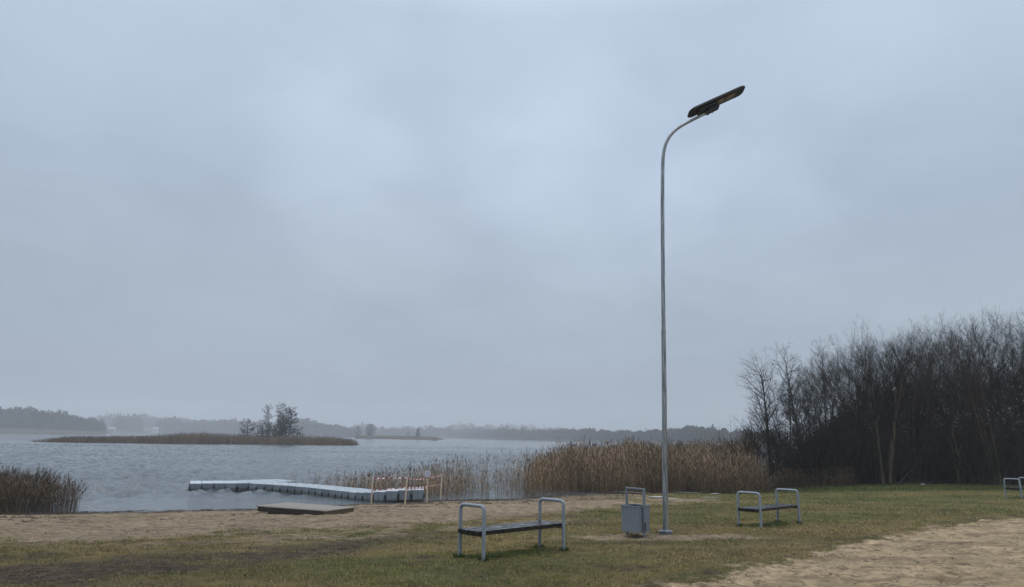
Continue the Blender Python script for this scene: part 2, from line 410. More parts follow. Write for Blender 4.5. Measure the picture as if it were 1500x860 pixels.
K = np.concatenate(tk); me = np_mesh('tuft_grass', np.vstack(tv), [np.stack([K, K+1, K+2, K+3], 1), np.stack([K+3, K+2, K+4], 1)], cols=np.vstack(tc))
tag(link('tuft_grass', me, grm), 'longer grass left unmown under the benches and in loose tufts over the lawn', 'grass', kind='stuff')

# ------------------------------------------------------------------ water
fa = np.concatenate([np.linspace(-88, -44, 30)[:-1], np.linspace(-44, 44, 620), np.linspace(44, 88, 30)[1:]])
rows = np.concatenate([np.linspace(16, 60, 300)[:-1], np.geomspace(60, 260, 260)[:-1], np.geomspace(260, 2190, 60)])
A, RR = np.meshgrid(np.radians(fa), rows, indexing='ij'); wx = (np.sin(A)*RR).ravel(); wy = (np.cos(A)*RR).ravel()
g = np.random.default_rng(21); wz = np.zeros_like(wx)
gust = .55+.9*fbm(wx, wy, .05, 3, 2)
s = -shore_s(wx, wy); amp = sstep(.0, 9, s)*.85+.15
r_ = np.hypot(wx, wy); amp *= 1-sstep(150, 260, r_)
lee = 1-.75*sstep(1.6, .6, ell(wx, wy, (-9, 27), 6.5, 4.5, -.6)); amp *= lee
for i in range(46):
    lam = .38*(2.6/.38)**g.random(); k = 2*PI/lam; th = g.normal(R(205), .50); ph = g.uniform(0, 2*PI)
    a = .0125*lam**.9*g.uniform(.5, 1.2)*(1.35 if .5 < lam < 1.3 else .9)
    p = k*(wx*math.cos(th)+wy*math.sin(th))+ph+1.6*fbm(wx, wy, .13, 2, i % 5)
    wz += a*(np.sin(p)+.30*np.sin(2*p+.6))
wz *= amp*gust
na, nr = A.shape; I = np.arange(na*nr).reshape(na, nr)
q = np.stack([I[:-1, :-1], I[:-1, 1:], I[1:, 1:], I[1:, :-1]], -1).reshape(-1, 4)[:, ::-1]
me = np_mesh('lake_water', np.stack([wx, wy, wz*.95], 1), [q], smooth=True)
wm_ = mat('lake_water', (.082, .098, .108), .06, spec=.5); t = NT(wm_); P = t.pos(); t.b.inputs['IOR'].default_value = 1.333
h1 = t.noise(t.scale(P, (1.2, 2.0, 1)), 1.9, 6, .68, .3); h2 = t.noise(t.scale(P, (1, 1.6, 1)), 7, 5, .65)
t.bump(t.math('ADD', h1, t.math('MULTIPLY', h2, .35)), .32, .10)
t.l(t.maprange(t.noise(t.scale(P, (.02, .06, 1)), 1, 3), .35, .65, .07, .16), t.b.inputs['Roughness'])
water = link('lake_water', me, wm_); tag(water, kind='structure')

# old ice on the beach; the long strips are water glare painted pale
pm = mottled('ice_and_glare', (.46, .49, .52), (.68, .70, .72), 4, .25, .5, bump=.2)
def pale_sheet(c, a, b, seed):
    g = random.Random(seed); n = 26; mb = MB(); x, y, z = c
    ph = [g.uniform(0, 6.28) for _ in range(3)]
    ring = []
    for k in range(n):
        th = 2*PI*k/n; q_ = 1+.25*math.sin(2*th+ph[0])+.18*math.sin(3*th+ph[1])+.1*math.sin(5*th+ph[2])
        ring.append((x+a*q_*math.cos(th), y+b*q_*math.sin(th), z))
    mb.add(ring, [tuple(range(n))]); o = mb.build('ice_and_glare', pm); tag(o, kind='structure'); return o
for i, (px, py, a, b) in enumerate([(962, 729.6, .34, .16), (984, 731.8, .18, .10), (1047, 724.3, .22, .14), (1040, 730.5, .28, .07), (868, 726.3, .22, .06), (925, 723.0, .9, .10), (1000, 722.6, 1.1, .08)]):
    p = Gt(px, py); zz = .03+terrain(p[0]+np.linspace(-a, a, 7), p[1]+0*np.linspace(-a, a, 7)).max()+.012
    pale_sheet((p[0], p[1], zz), a, b, i)

# ------------------------------------------------------------------ reeds
reed_m = mat('reed', rough=.8, spec=.2); t = NT(reed_m); t.l(t.attr('tint').outputs['Color'], t.b.inputs['Base Color'])
def reeds(name, x, y, h, wd, seed, col, plume=.6, leaves=2, lean=.12, z=None, leafless=.0, broken=.05, plume_col=(.055, .040, .031), cvar=.35):
    g = np.random.default_rng(seed); n = len(x); z = (np.maximum(terrain(x, y), -.25) if z is None else z)-.03
    base = np.stack([x, y, z], 1); az = g.uniform(0, 2*PI, n)*.35+R(20); az += g.normal(0, 1.3, n)
    ln = np.abs(g.normal(0, lean, n)); br = g.random(n) < broken; ln[br] = g.uniform(.5, 1.6, br.sum())
    dirv = np.stack([np.cos(az), np.sin(az), 0*az], 1)
    Zv = np.array([0, 0, 1.]); pts = []
    for k, f in enumerate((0, .35, .7, 1.)):
        pts.append(base+dirv*(h*ln*f**1.8)[:, None]+Zv*(h*f*(1-.25*np.minimum(ln, 1.6)*f))[:, None])
    th = g.uniform(0, PI, n); sv = np.stack([np.cos(th), np.sin(th), 0*th], 1)*wd[:, None] if hasattr(wd, '__len__') else np.stack([np.cos(th), np.sin(th), 0*th], 1)*wd
    Vs = []; Q = []; T = []; Cc = []; o = 0
    c0 = np.array(col)*(1+g.normal(0, cvar, n).clip(-.6, .9))[:, None]; c0[:, 2] *= g.uniform(.8, 1.1, n); c0 *= (.62+.8*fbm(x, y, .55, 3, 3)*1.0)[:, None]
    v = np.stack([pts[0]-sv, pts[0]+sv, pts[1]-sv*.85, pts[1]+sv*.85, pts[2]-sv*.6, pts[2]+sv*.6, pts[3]-sv*.3, pts[3]+sv*.3], 1).reshape(-1, 3)
    k = np.arange(n)*8
    for j in range(3): Q.append(np.stack([k+2*j, k+2*j+1, k+2*j+3, k+2*j+2], 1))
    Vs.append(v); Cc.append(np.repeat(c0, 8, 0)); o += len(v)
    for li in range(leaves):
        m_ = g.random(n) > leafless; nn = m_.sum(); f = g.uniform(.2, .85, nn); f_ = f[:, None]
        b0 = pts[1][m_]*(1-f_)+pts[2][m_]*f_ if li % 2 else pts[2][m_]*(1-f_)+pts[3][m_]*f_
        la = g.uniform(0, 2*PI, nn); ll = h[m_]*g.uniform(.12, .32, nn)
        lv = np.stack([np.cos(la), np.sin(la), 0*la], 1); w_ = np.stack([-np.sin(la), np.cos(la), 0*la], 1)*(np.mean(wd)*1.1)
        m1 = b0+lv*(ll*.35)[:, None]+Zv*(ll*.5)[:, None]; e1 = b0+lv*(ll*.85)[:, None]+Zv*(ll*g.uniform(-.3, .7, nn))[:, None]
        v = np.stack([b0-w_*.5, b0+w_*.5, m1+w_, m1-w_, e1], 1).reshape(-1, 3); k = np.arange(nn)*5+o
        Q.append(np.stack([k, k+1, k+2, k+3], 1)); T.append(np.stack([k+3, k+2, k+4], 1)); Vs.append(v)
        Cc.append(np.repeat(c0[m_]*g.uniform(.8, 1.35, nn)[:, None], 5, 0)); o += len(v)
    m_ = (g.random(n) < plume) & ~br; nn = m_.sum()
    if nn:
        b0 = pts[3][m_]; d = (pts[3]-pts[2])[m_]; d /= np.linalg.norm(d, axis=1)[:, None]; L = (.22*g.uniform(.6, 1.2, nn))[:, None]
        droop = np.stack([np.cos(az[m_]), np.sin(az[m_]), 0*az[m_]], 1)
        for rot in (0, PI/2):
            w_ = np.stack([np.cos(th[m_]+rot), np.sin(th[m_]+rot), 0*th[m_]], 1)*(.010+np.mean(wd)*1.0)
            mid = b0+d*L*.4; tip = b0+d*L+droop*L*.35
            v = np.stack([b0-d*.04, mid+w_, tip, mid-w_*.7], 1).reshape(-1, 3); k = np.arange(nn)*4+o
            Q.append(np.stack([k, k+1, k+2, k+3], 1)); Vs.append(v); Cc.append(np.repeat(np.array(plume_col)*g.uniform(.7, 1.4, nn)[:, None], 4, 0)); o += len(v)
    me = np_mesh(name, np.vstack(Vs), [np.vstack(Q)]+([np.vstack(T)] if T else []), cols=np.clip(np.vstack(Cc), .01, .8))
    return link(name, me, reed_m)
def inpoly(x, y, P):
    c = np.zeros(len(x), bool); j = len(P)-1
    for i in range(len(P)):
        xi, yi = P[i]; xj, yj = P[j]
        c ^= ((yi > y) != (yj > y)) & (x < (xj-xi)*(y-yi)/(yj-yi+1e-12)+xi); j = i
    return c
def scatter(P, N, seed):
    g = np.random.default_rng(seed); P = np.array(P); lo = P.min(0); hi = P.max(0)
    x = g.uniform(lo[0], hi[0], N*3); y = g.uniform(lo[1], hi[1], N*3); x2 = x+(fbm(x, y, .8, 3, 1)-.5)*1.6; y2 = y+(fbm(x, y, .8, 3, 5)-.5)*1.6
    k = inpoly(x2, y2, P); return x[k][:N], y[k][:N], g
# big bed behind the lamp
PB = [(1.6, 40.5), (2.6, 37.2), (4.2, 36.0), (7, 36.0), (10, 36.2), (11.6, 36.4), (12.5, 37.6), (13.8, 42), (15.5, 50), (10, 51), (4, 49), (1.2, 45)]
x, y, g = scatter(PB, 26000, 31)
h = 1.98*(.58+.78*fbm(x, y, .55, 3, 2))*g.uniform(.55, 1.15, len(x)); h *= .75+.25*sstep(1.4, 3.4, x+g.normal(0, .6, len(x))); h *= .62+.38*sstep(35.6, 37.4, y); h *= 1+.10*sstep(8, 14, x)
tag(reeds('reed_bed', x, y, h, .0052, 32, (.255, .184, .122), plume=.5, leaves=3, lean=.12, broken=.10),
    'tall dense brown reed bed behind the lamp post and the bin, along the lake edge', 'reeds', kind='stuff')
x, y, g = scatter([(2.8, 36.2), (4.5, 35.9), (8, 35.9), (12, 35.9), (13, 37), (12.6, 39), (3, 38.5)], 4200, 33)
h = g.uniform(.3, 1.0, len(x))
tag(reeds('broken_reeds', x, y, h, .008, 34, (.15, .105, .068), plume=0, leaves=2, lean=.5, broken=.4),
    'low tangle of broken reed stalks at the foot of the tall reed bed', 'reeds', kind='stuff')
# ------------------------------------------------------------------ floating walkway
cube_m = mottled('grey_float_plastic', (.185, .215, .24), (.235, .265, .29), 3, .45, .6, bump=.1, bd=.003)
# grime at the waterline of the raised blocks
t = NT(cube_m); Pz = t.n('ShaderNodeSeparateXYZ'); t.l(t.pos(), Pz.inputs[0])
old = t.b.inputs['Base Color'].links[0].from_socket
gr_ = t.maprange(t.math('ADD', Pz.outputs[2], t.math('MULTIPLY', t.noise(t.pos(), 5, 4), .12)), .10, .20, .75, 0)
oi = t.n('ShaderNodeObjectInfo'); vv = t.maprange(oi.outputs['Random'], 0, 1, .80, 1.15); cmb = t.n('ShaderNodeCombineColor'); [t.l(vv, cmb.inputs[i_]) for i_ in range(3)]
t.l(t.mix(gr_, t.mix(1., old, cmb.outputs[0], 'MULTIPLY'), (.055, .058, .035)), t.b.inputs['Base Color'])
lug_m = mottled('black_rubber', (.022, .024, .026), (.04, .042, .045), 8, .7)
top_m = mottled('float_top_sky_sheen', (.46, .50, .54), (.60, .645, .68), 2.2, .25, .5, bump=.25, bd=.004)  # pale colour on the block tops stands in for reflected sky
pon = empty('floating_walkway', (0, 0, 0)); tag(pon, 'T-shaped floating walkway of pale grey plastic blocks reaching out from the beach', 'floating dock')
def block_mesh(S=.5, H=.40):
    import bmesh
    mb = MB(); c = .055; h = S/2-.004; zt_ = .30; zb = zt_-H
    def ring(z, ins):
        a = h-ins; k = c; g_ = .012
        # octagon with a shallow groove in the middle of each side
        pts = []
        for sx_, sy_, ex, ey in ((1, 0, 0, 1), (0, 1, -1, 0), (-1, 0, 0, -1), (0, -1, 1, 0)):
            for q_, ins2 in ((-(a-k), 0), (-.02, 0), (-.012, g_), (.012, g_), (.02, 0), ((a-k), 0)):
                pts.append((sx_*(a-ins2)+ex*q_, sy_*(a-ins2)+ey*q_, z))
        return pts
    L_ = [ring(zb, .02), ring(zb+.03, 0), ring(zt_-.025, 0), ring(zt_-.006, .008), ring(zt_, .028)]; n = len(L_[0])
    vs = [p for r_ in L_ for p in r_]; fs = []
    for i in range(4):
        for k in range(n): fs.append((i*n+k, i*n+(k+1) % n, (i+1)*n+(k+1) % n, (i+1)*n+k))
    mb.add(vs, fs[:3*n], 0); mb.add(vs, fs[3*n:], 1); mb.add(L_[-1], [tuple(range(n))], 1); mb.add(L_[0], [tuple(reversed(range(n)))], 0)
    # raised anti-slip ribs
    for i in range(-3, 4): mb.box((i*.055, 0, zt_+.002), (.018, .36, .006), mi=1)
    # corner lugs
    for a in range(4):
        th = PI/4+a*PI/2; mb.tube([(math.cos(th)*S*.69, math.sin(th)*S*.69, -.02), (math.cos(th)*S*.69, math.sin(th)*S*.69, .15)], .030, 6, mi=2)
    me_ = bpy.data.meshes.new('float_block'); me_.from_pydata(mb.v, [], mb.f); me_.update(); me_.polygons.foreach_set('material_index', mb.m)
    for m_ in (cube_m, top_m, lug_m): me_.materials.append(m_)
    return me_
bm_ = block_mesh(); nb = 0
def put_block(x, y, a, z, tilt=0.):
    global nb
    o = bpy.data.objects.new('float_block', bm_); C.objects.link(o); o.parent = pon; o.location = (x, y, z); o.rotation_euler = (tilt, tilt*.5, a); nb += 1
# centreline: front edge of the walkway seen at these pixels (top of blocks)
fe = [G(*p, .30)[:2] for p in [(364, 707.7), (420, 711), (475, 716), (530, 722.5), (548, 723.5)]]
endp = [G(620, 736.0, .0)[:2]+np.array([.35, .1]), G(575, 737.6, .0)[:2]]
path = [np.array(fe[0])+(fe[0]-fe[1])/np.linalg.norm(fe[0]-fe[1])*0.0, np.array(fe[1]), np.array(fe[2]), np.array(fe[3]), (np.array(endp[1])+np.array([-.6, .45])), np.array(endp[0])]
# resample by .5 m
for _ in range(3):
    path = [path[0]]+[q_ for a, b in zip(path[:-1], path[1:]) for q_ in (a*.75+b*.25, a*.25+b*.75)]+[path[-1]]
seglen = [np.linalg.norm(b-a) for a, b in zip(path[:-1], path[1:])]; tot = sum(seglen); nrow = int(tot/.5); cum = np.concatenate([[0], np.cumsum(seglen)])
PX_ = np.array(path)
dirs = []; cents = []
for i in range(nrow):
    d0 = (i+.5)*.5; c = np.array([np.interp(d0, cum, PX_[:, 0]), np.interp(d0, cum, PX_[:, 1])]); c2 = np.array([np.interp(d0+.6, cum, PX_[:, 0]), np.interp(d0+.6, cum, PX_[:, 1])]); c1 = np.array([np.interp(d0-.6, cum, PX_[:, 0]), np.interp(d0-.6, cum, PX_[:, 1])])
    dd = (c2-c1); dd /= np.linalg.norm(dd); nn_ = np.array([-dd[1], dd[0]])
    if nn_[1] < 0: nn_ = -nn_
    rise = .17*sstep(nrow-7, nrow-1, i) if True else 0
    for k in range(3):
        q_ = c+nn_*(.25+.5*k); put_block(q_[0], q_[1], math.atan2(dd[1], dd[0]), float(rise)+random.uniform(-.004, .004), .0)
# crossbar
cA = G(292.5, 708.2, .30)[:2]; cB = G(280.4, 704.3, .30)[:2]; cC = G(422.5, 700.3, .30)[:2]
dv = cC-cB; Lc = np.linalg.norm(dv); dv /= Lc; nv = np.array([dv[1], -dv[0]]); ncb = min(10, int(Lc/.5))
cp = [cA+np.array([-.38, -.12]), G(364, 707.7, .30)[:2]+np.array([-.15, .1]), G(408.6, 705.5, .30)[:2], G(440, 704.6, .30)[:2]]
cs = [np.linalg.norm(b-a) for a, b in zip(cp[:-1], cp[1:])]; cm_ = np.concatenate([[0], np.cumsum(cs)]); cp = np.array(cp); ncb = min(10, int(cm_[-1]/.5))
for i in range(ncb):
    d0 = (i+.5)*.5; f3 = lambda q_: np.array([np.interp(q_, cm_, cp[:, 0]), np.interp(q_, cm_, cp[:, 1])])
    c = f3(d0); dd = f3(min(d0+1.2, cm_[-1]))-f3(max(d0-1.2, 0)); dd /= np.linalg.norm(dd); nn_ = np.array([-dd[1], dd[0]])
    for k in range(4):
        q_ = c+nn_*(.25+.5*k); put_block(q_[0], q_[1], math.atan2(dd[1], dd[0]), random.uniform(-.004, .004))

# sparse reeds standing in open water
g = np.random.default_rng(41); N = 30000; x = g.uniform(-14, 3.2, N); y = g.uniform(28, 45, N)
ysx = np.interp(x, SX, SY); pxc = 750+x/y*F
dd = y-ysx
wpx = np.array([p[0] for p in path[::1]]); wpy = np.array([p[1] for p in path]); o_s = np.argsort(wpx)
yw = np.interp(x, wpx[o_s], wpy[o_s])
behind = np.where(x < -3.2, (y > yw+2.1) & (x > -11), dd > .1)
cl_ = fbm(x, y, .75, 3, 3)
dens = sstep(428, 450, pxc)*np.exp(-(np.maximum(dd-5.5, 0)/4.0)**2)*(.30+.70*sstep(.38, .60, cl_))
dens *= np.interp(pxc, [440, 470, 540, 620, 660, 700, 735, 765, 785], [.6, 1, 1, .62, .60, .36, .20, .30, .8])
dens = np.maximum(dens, .30*np.exp(-((y-39.8)/.8)**2)*np.exp(-((pxc-400)/26)**2))
dens = np.where(behind, dens, 0)*np.where(dd < .3, .3, 1)
k = g.random(N) < dens; x, y, pxc = x[k], y[k], pxc[k]
h = (1.05+.75*sstep(560, 740, pxc))*g.uniform(.35, 1.15, len(x))*(.75+.5*fbm(x, y, .6, 2, 6))
tag(reeds('reed_stand', x, y, h, .0070, 42, (.215, .148, .092), plume=.22, leaves=2, lean=.13, broken=.12),
    'thin scattered reeds standing in shallow water beyond the floating walkway and tape barrier', 'reeds', kind='stuff')
# left bed
x, y, g = scatter([(-30, 19.5), (-22, 21), (-17, 22.6), (-14.4, 22.9), (-13.6, 23.8), (-14.2, 25.5), (-16.5, 28), (-24, 31), (-40, 30)], 20000, 51)
h = 1.30*(.75+.5*fbm(x, y, .6, 3, 2))*g.uniform(.65, 1.15, len(x)); h *= .72+.28*sstep(-13.6, -16.5, x)
tag(reeds('reed_bed', x, y, h, .0055, 52, (.080, .056, .038), plume=.25, leaves=3, lean=.22, broken=.1, plume_col=(.05, .036, .028)),
    'dark brown reed bed at the water edge at far left', 'reeds', kind='stuff')
# reed island
N = 26000; g = np.random.default_rng(61); pxr = g.uniform(50, 532, N); u_ = g.random(N)
fy = np.interp(pxr, [50, 58, 250, 400, 520, 532], [646.4, 646.6, 649.2, 650.6, 651.6, 651.7])
d0 = 2.5*F/(fy-(630.3+.0145*pxr)); depth = np.interp(pxr, [50, 120, 250, 460, 515, 532], [1.5, 6, 26, 26, 14, 2])
Y = d0*.985+depth*u_**1.6; X = (pxr-750)/F*Y*.985
h = np.interp(pxr, [50, 70, 100, 180, 240, 270, 310, 360, 450, 500, 522, 532], [.25, .7, 1.15, 1.35, 1.6, 2.05, 2.2, 1.85, 1.85, 1.75, 1.3, .4])*g.uniform(.45, 1.18, N)*(.72+.55*fbm(X, Y, .22, 3, 3))
k = g.random(N) < np.interp(pxr, [50, 75, 120, 515, 526, 532], [.03, .18, 1, 1, .35, .05])
tag(reeds('island_reeds', X[k], Y[k], h[k], .036, 62, (.20, .135, .080), plume=.25, leaves=0, lean=.05, broken=0, z=np.full(k.sum(), .03)),
    'long low island of brown reeds out in the lake', 'reeds', kind='stuff')
N = 5000; pxr = g.uniform(524, 652, N); Y = 600+25*g.random(N)**1.4+np.interp(pxr, [524, 652], [40, 0]); X = (pxr-750)/F*Y*.985
h = np.interp(pxr, [524, 600, 640, 652], [2.6, 2.8, 2.2, .8])*g.uniform(.7, 1.1, N)
tag(reeds('far_reed_spit', X, Y, h, .16, 64, (.235, .150, .085), plume=0, leaves=0, lean=.04, broken=0, z=np.full(N, .0)),
    'thin reed spit on the far side of the lake right of the island', 'reeds', kind='stuff')
N = 5000; pxr = g.uniform(-60, 168, N); Y = np.interp(pxr, FPX, FD)-12+14*g.random(N); X = (pxr-750)/F*Y*.985
tag(reeds('far_shore_reeds', X, Y, g.uniform(1.6, 2.8, N), .2, 65, (.17, .115, .075), plume=0, leaves=0, lean=.03, broken=0, z=np.full(N, .0)),
    'pale reed fringe below the hazy wooded hill at far left', 'reeds', kind='stuff')
N = 7000; pxr = g.uniform(690, 1100, N); Y = np.interp(pxr, FPX, FD)-8+10*g.random(N); X = (pxr-750)/F*Y*.985
tag(reeds('far_shore_reeds', X, Y, g.uniform(.8, 1.6, N), .14, 66, (.20, .16, .09), plume=0, leaves=0, lean=.03, broken=0, z=np.full(N, .0)),
    'thin pale fringe along the foot of the far wood behind the lamp post', 'reeds', kind='stuff')

# ------------------------------------------------------------------ bare trees
def tubes_mesh(name, polys, tint=None):
    """polys: list of (pts(n,3), rad(n,), sides)"""
    groups = {}
    for p in polys: groups.setdefault((len(p[0]), p[2]), []).append(p)
    Vs = []; Q = []; o = 0
    for (n, sd), L in groups.items():
        Pt = np.array([p[0] for p in L]); Rd = np.array([p[1] for p in L]); m_ = len(L)
        D = np.empty_like(Pt); D[:, 1:-1] = Pt[:, 2:]-Pt[:, :-2]; D[:, 0] = Pt[:, 1]-Pt[:, 0]; D[:, -1] = Pt[:, -1]-Pt[:, -2]
        D /= np.linalg.norm(D, axis=2)[..., None]+1e-9
        ref = np.where(np.abs(D[:, :1, 2:3]) > .8, np.array([1., 0, 0]), np.array([0, 0, 1.]))
        Ux = np.cross(D, np.broadcast_to(ref, D.shape)); Ux /= np.linalg.norm(Ux, axis=2)[..., None]+1e-9; Wx = np.cross(D, Ux)
        ang = 2*PI*np.arange(sd)/sd
        ring = Pt[:, :, None]+Rd[:, :, None, None]*(Ux[:, :, None]*np.cos(ang)[None, None, :, None]+Wx[:, :, None]*np.sin(ang)[None, None, :, None])
        Vs.append(ring.reshape(-1, 3))
        idx = (np.arange(m_*n*sd).reshape(m_, n, sd))+o; nx = np.roll(idx, -1, 2)
        Q.append(np.stack([idx[:, :-1], nx[:, :-1], nx[:, 1:], idx[:, 1:]], -1).reshape(-1, 4)); o += m_*n*sd
    return np_mesh(name, np.vstack(Vs), [np.vstack(Q)], smooth=True)
def norm(v): return v/(math.sqrt(v[0]*v[0]+v[1]*v[1]+v[2]*v[2])+1e-9)
def grow(out, g, P, D, L, r, lv, sp):
    S = sp['lv'][lv]; n = S.get('seg', 4); pts = [P]; d = D; step = L/n
    for i in range(n):
        d = norm(d+g.normal(0, S.get('wob', .12), 3)+np.array([0, 0, S.get('up', .05)])); P = P+d*step; pts.append(P)
    pts = np.array(pts); tip = S.get('tip', .45); rad = r*np.linspace(1, tip, n+1)
    if lv == 0 and sp.get('flare'): rad[0] *= sp['flare']
    out.append((pts, np.maximum(rad, sp['rmin']), lv))
    if lv+1 >= len(sp['lv']): return
    N = sp['lv'][lv+1]; nc = S['n']; nc = max(1, int(round(nc*(.75+.5*g.random())*(1. if lv == 0 else min(1.4, L/S['L'])))))
    for j in range(nc):
        f = S['t0']+(1-S['t0'])*((j+g.random())/nc); fi = min(f, .999)*n; i = int(fi); fr = fi-i
        p = pts[i]*(1-fr)+pts[i+1]*fr; dd = norm(pts[i+1]-pts[i])
        phi = j*2.4+g.normal(0, .5); a = R(S['ang']*(1+g.normal(0, .18)))*(1-.35*f if S.get('closing', 1) else 1)
        o1 = norm(np.cross(dd, np.array([.3, .5, .8]))); o2 = np.cross(dd, o1)
        nd = norm(dd*math.cos(a)+(o1*math.cos(phi)+o2*math.sin(phi))*math.sin(a))
        prof = sp['prof'](f) if lv == 0 else (1-.45*f)
        ll = N['L']*prof*(.7+.6*g.random()); rr = min(r*(1-(1-tip)*f)*.8, sp['rk'][lv+1]*(.6+.4*prof))
        grow(out, g, p, nd, ll, rr, lv+1, sp)
SIDES = [8, 5, 4, 3, 3, 3]
def dome_tree(seed, H, Rw, stems=4, ntar=170, fork=.10, rb=.085):
    """vase of stems whose limbs end on a rounded crown of fine twigs"""
    g = np.random.default_rng(seed); tr = []; cr = []
    k = np.arange(ntar)+.5; zz = 1-k/ntar*1.05; ph = k*2.39996+g.normal(0, .25, ntar)
    rad = np.sqrt(np.clip(1-zz**2, 0, 1)); q = g.uniform(.72, 1.0, ntar)
    T = np.stack([rad*np.cos(ph)*Rw*q, rad*np.sin(ph)*Rw*q, H*.54+zz*H*.46*q], 1)
    T += g.normal(0, .12, T.shape)
    def curve(p0, d0, p1, n, w):
        L = np.linalg.norm(p1-p0); t_ = np.linspace(0, 1, n+1)[:, None]; c = p0+d0*L*.45
        pts = (1-t_)**2*p0+2*t_*(1-t_)*c+t_**2*p1
        pts[1:-1] += g.normal(0, w*L, (n-1, 3)); return pts
    def split(idx, m):
        c = T[g.choice(idx, min(m, len(idx)), replace=False)]
        for _ in range(5):
            lab = np.argmin(np.linalg.norm(T[idx][:, None]-c[None], axis=2), 1)
            c = np.array([T[idx][lab == j].mean(0) if (lab == j).any() else c[j] for j in range(len(c))])
        return [idx[lab == j] for j in range(len(c)) if (lab == j).any()]
    def twig(p, d, L, lv, r):
        n = 3 if lv == 0 else 2; pts = [p]
        for i in range(n):
            d = norm(d+g.normal(0, .17, 3)+np.array([0, 0, .10])); p = p+d*L/n; pts.append(p)
        pts = np.array(pts); cr.append((pts, np.linspace(r, r*.5, n+1), 3))
        if lv < 2:
            for j in range((5, 3)[lv]):
                f = g.uniform(.15, 1)*n*.999; i = int(f); pp = pts[i]+(pts[i+1]-pts[i])*(f-i); o1 = norm(np.cross(d, g.normal(0, 1, 3))); a = R(g.uniform(22, 50))
                twig(pp, norm(d*math.cos(a)+o1*math.sin(a)), L*g.uniform(.4, .75), lv+1, r*.62)
    def rec(p0, d0, idx, r, lv):
        if lv == 3 or len(idx) == 1:
            for i in idx:
                pts = curve(p0, d0, T[i], 5, .035); cr.append((pts, np.linspace(min(r, .014), .0045, 6), 3)); d = norm(pts[-1]-pts[-2])
                out = norm(T[i]-np.array([0, 0, H*.50]))
                for _ in range(2): twig(pts[-1], norm(d*.7+out*.9+g.normal(0, .35, 3)), g.uniform(.40, .8), 0, .0042)
                for f in (3, 4): twig(pts[f], norm(norm(pts[f+1]-pts[f])+g.normal(0, .45, 3)), g.uniform(.35, .7), 0, .0042)
            return
        for sub in split(idx, (stems, 4, 4)[lv]):
            cen = T[sub].mean(0); p1 = p0+(cen-p0)*(.42, .45, .5)[lv]*g.uniform(.85, 1.15)
            pts = curve(p0, d0, p1, 6, .025); rr = r*(len(sub)/len(idx))**.42
            (tr if lv < 1 else cr).append((pts, np.linspace(rr, rr*.78, 7), (7, 5, 4)[lv])); rec(pts[-1], norm(pts[-1]-pts[-2]), sub, rr*.78, lv+1)
    tr.append((np.array([[0, 0, -.2], [.01, 0, H*fork*.5], [0, .01, H*fork]]), np.array([rb*1.5, rb*1.2, rb*1.15]), 8))
    rec(np.array([0, 0, H*fork]), np.array([0, 0, 1.]), np.arange(ntar), rb*1.15, 0)
    return tubes_mesh('trunk', tr), tubes_mesh('crown', cr), None
def make_tree(seed, sp, name='bare_tree', stems=1, spread=.0, crown_from=2, blobs=0):
    g = np.random.default_rng(seed); tr = []; cr = []
    for s_ in range(stems):
        out = []
        a = 2*PI*s_/stems+g.random(); d = norm(np.array([math.cos(a)*spread, math.sin(a)*spread, 1.]))
        if stems == 1: d = norm(np.array([g.normal(0, .04), g.normal(0, .04), 1]))
        base = np.array([math.cos(a), math.sin(a), 0])*(.09*stems**.5 if stems > 1 else 0)+np.array([0, 0, -.15])
        grow(out, g, base, d, sp['lv'][0]['L']*(.8+.35*g.random() if stems > 1 else 1), sp['rk'][0]*(.7+.5*g.random() if stems > 1 else 1), 0, sp)
        for p, r_, lv in out: (tr if lv < crown_from else cr).append((p, r_, SIDES[lv]))
    return tubes_mesh('trunk', tr), tubes_mesh('crown', cr), (cr if blobs else None)
bark_dark = mottled('bark_dark', (.018, .017, .016), (.045, .042, .036), 5, .9, bump=.6, bd=.02, stretch=(1, 1, .3), spec=.2)
bark_pale = mottled('bark_pale', (.038, .032, .024), (.11, .09, .062), 4, .9, bump=.6, bd=.02, stretch=(1, 1, .3), spec=.2)
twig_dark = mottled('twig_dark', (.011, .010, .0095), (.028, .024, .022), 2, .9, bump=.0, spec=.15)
twig_red = mottled('twig_reddish', (.028, .022, .019), (.052, .040, .034), 2, .9, bump=.0, spec=.15)
twig_grey = mottled('twig_grey', (.036, .034, .030), (.066, .062, .054), 2, .9, bump=.0, spec=.15)
def sp_lime(h=7.2, n=15):   # single leader, long low side branches
    return dict(rmin=.0022, rk=[.13, .032, .013, .006, .0032], flare=1.35, prof=lambda f: 1.05-.72*f,
        lv=[dict(L=h, seg=9, n=int(n*2.9), t0=.14, ang=60, wob=.025, up=.06, tip=.10), dict(L=2.6, seg=6, n=9, t0=.2, ang=38, wob=.10, up=.07, tip=.3),
            dict(L=1.1, seg=4, n=6, t0=.2, ang=42, wob=.15, up=.04, tip=.4), dict(L=.5, seg=3, n=4, t0=.2, ang=40, wob=.2, up=.03, tip=.5), dict(L=.26, seg=2, wob=.2, up=.02, tip=.6)])
def sp_willow(h=4.4):  # fan of stems with a domed fine crown
    return dict(rmin=.0022, rk=[.095, .050, .022, .009, .0036], flare=1.2, prof=lambda f: .75+.35*f,
        lv=[dict(L=h, seg=6, n=7, t0=.50, ang=34, wob=.08, up=.03, tip=.5), dict(L=2.7, seg=5, n=8, t0=.38, ang=34, wob=.12, up=.06, tip=.4),
            dict(L=1.25, seg=4, n=9, t0=.35, ang=36, wob=.16, up=.07, tip=.4), dict(L=.62, seg=3, n=6, t0=.2, ang=36, wob=.18, up=.06, tip=.5), dict(L=.36, seg=2, wob=.18, up=.05, tip=.6)])
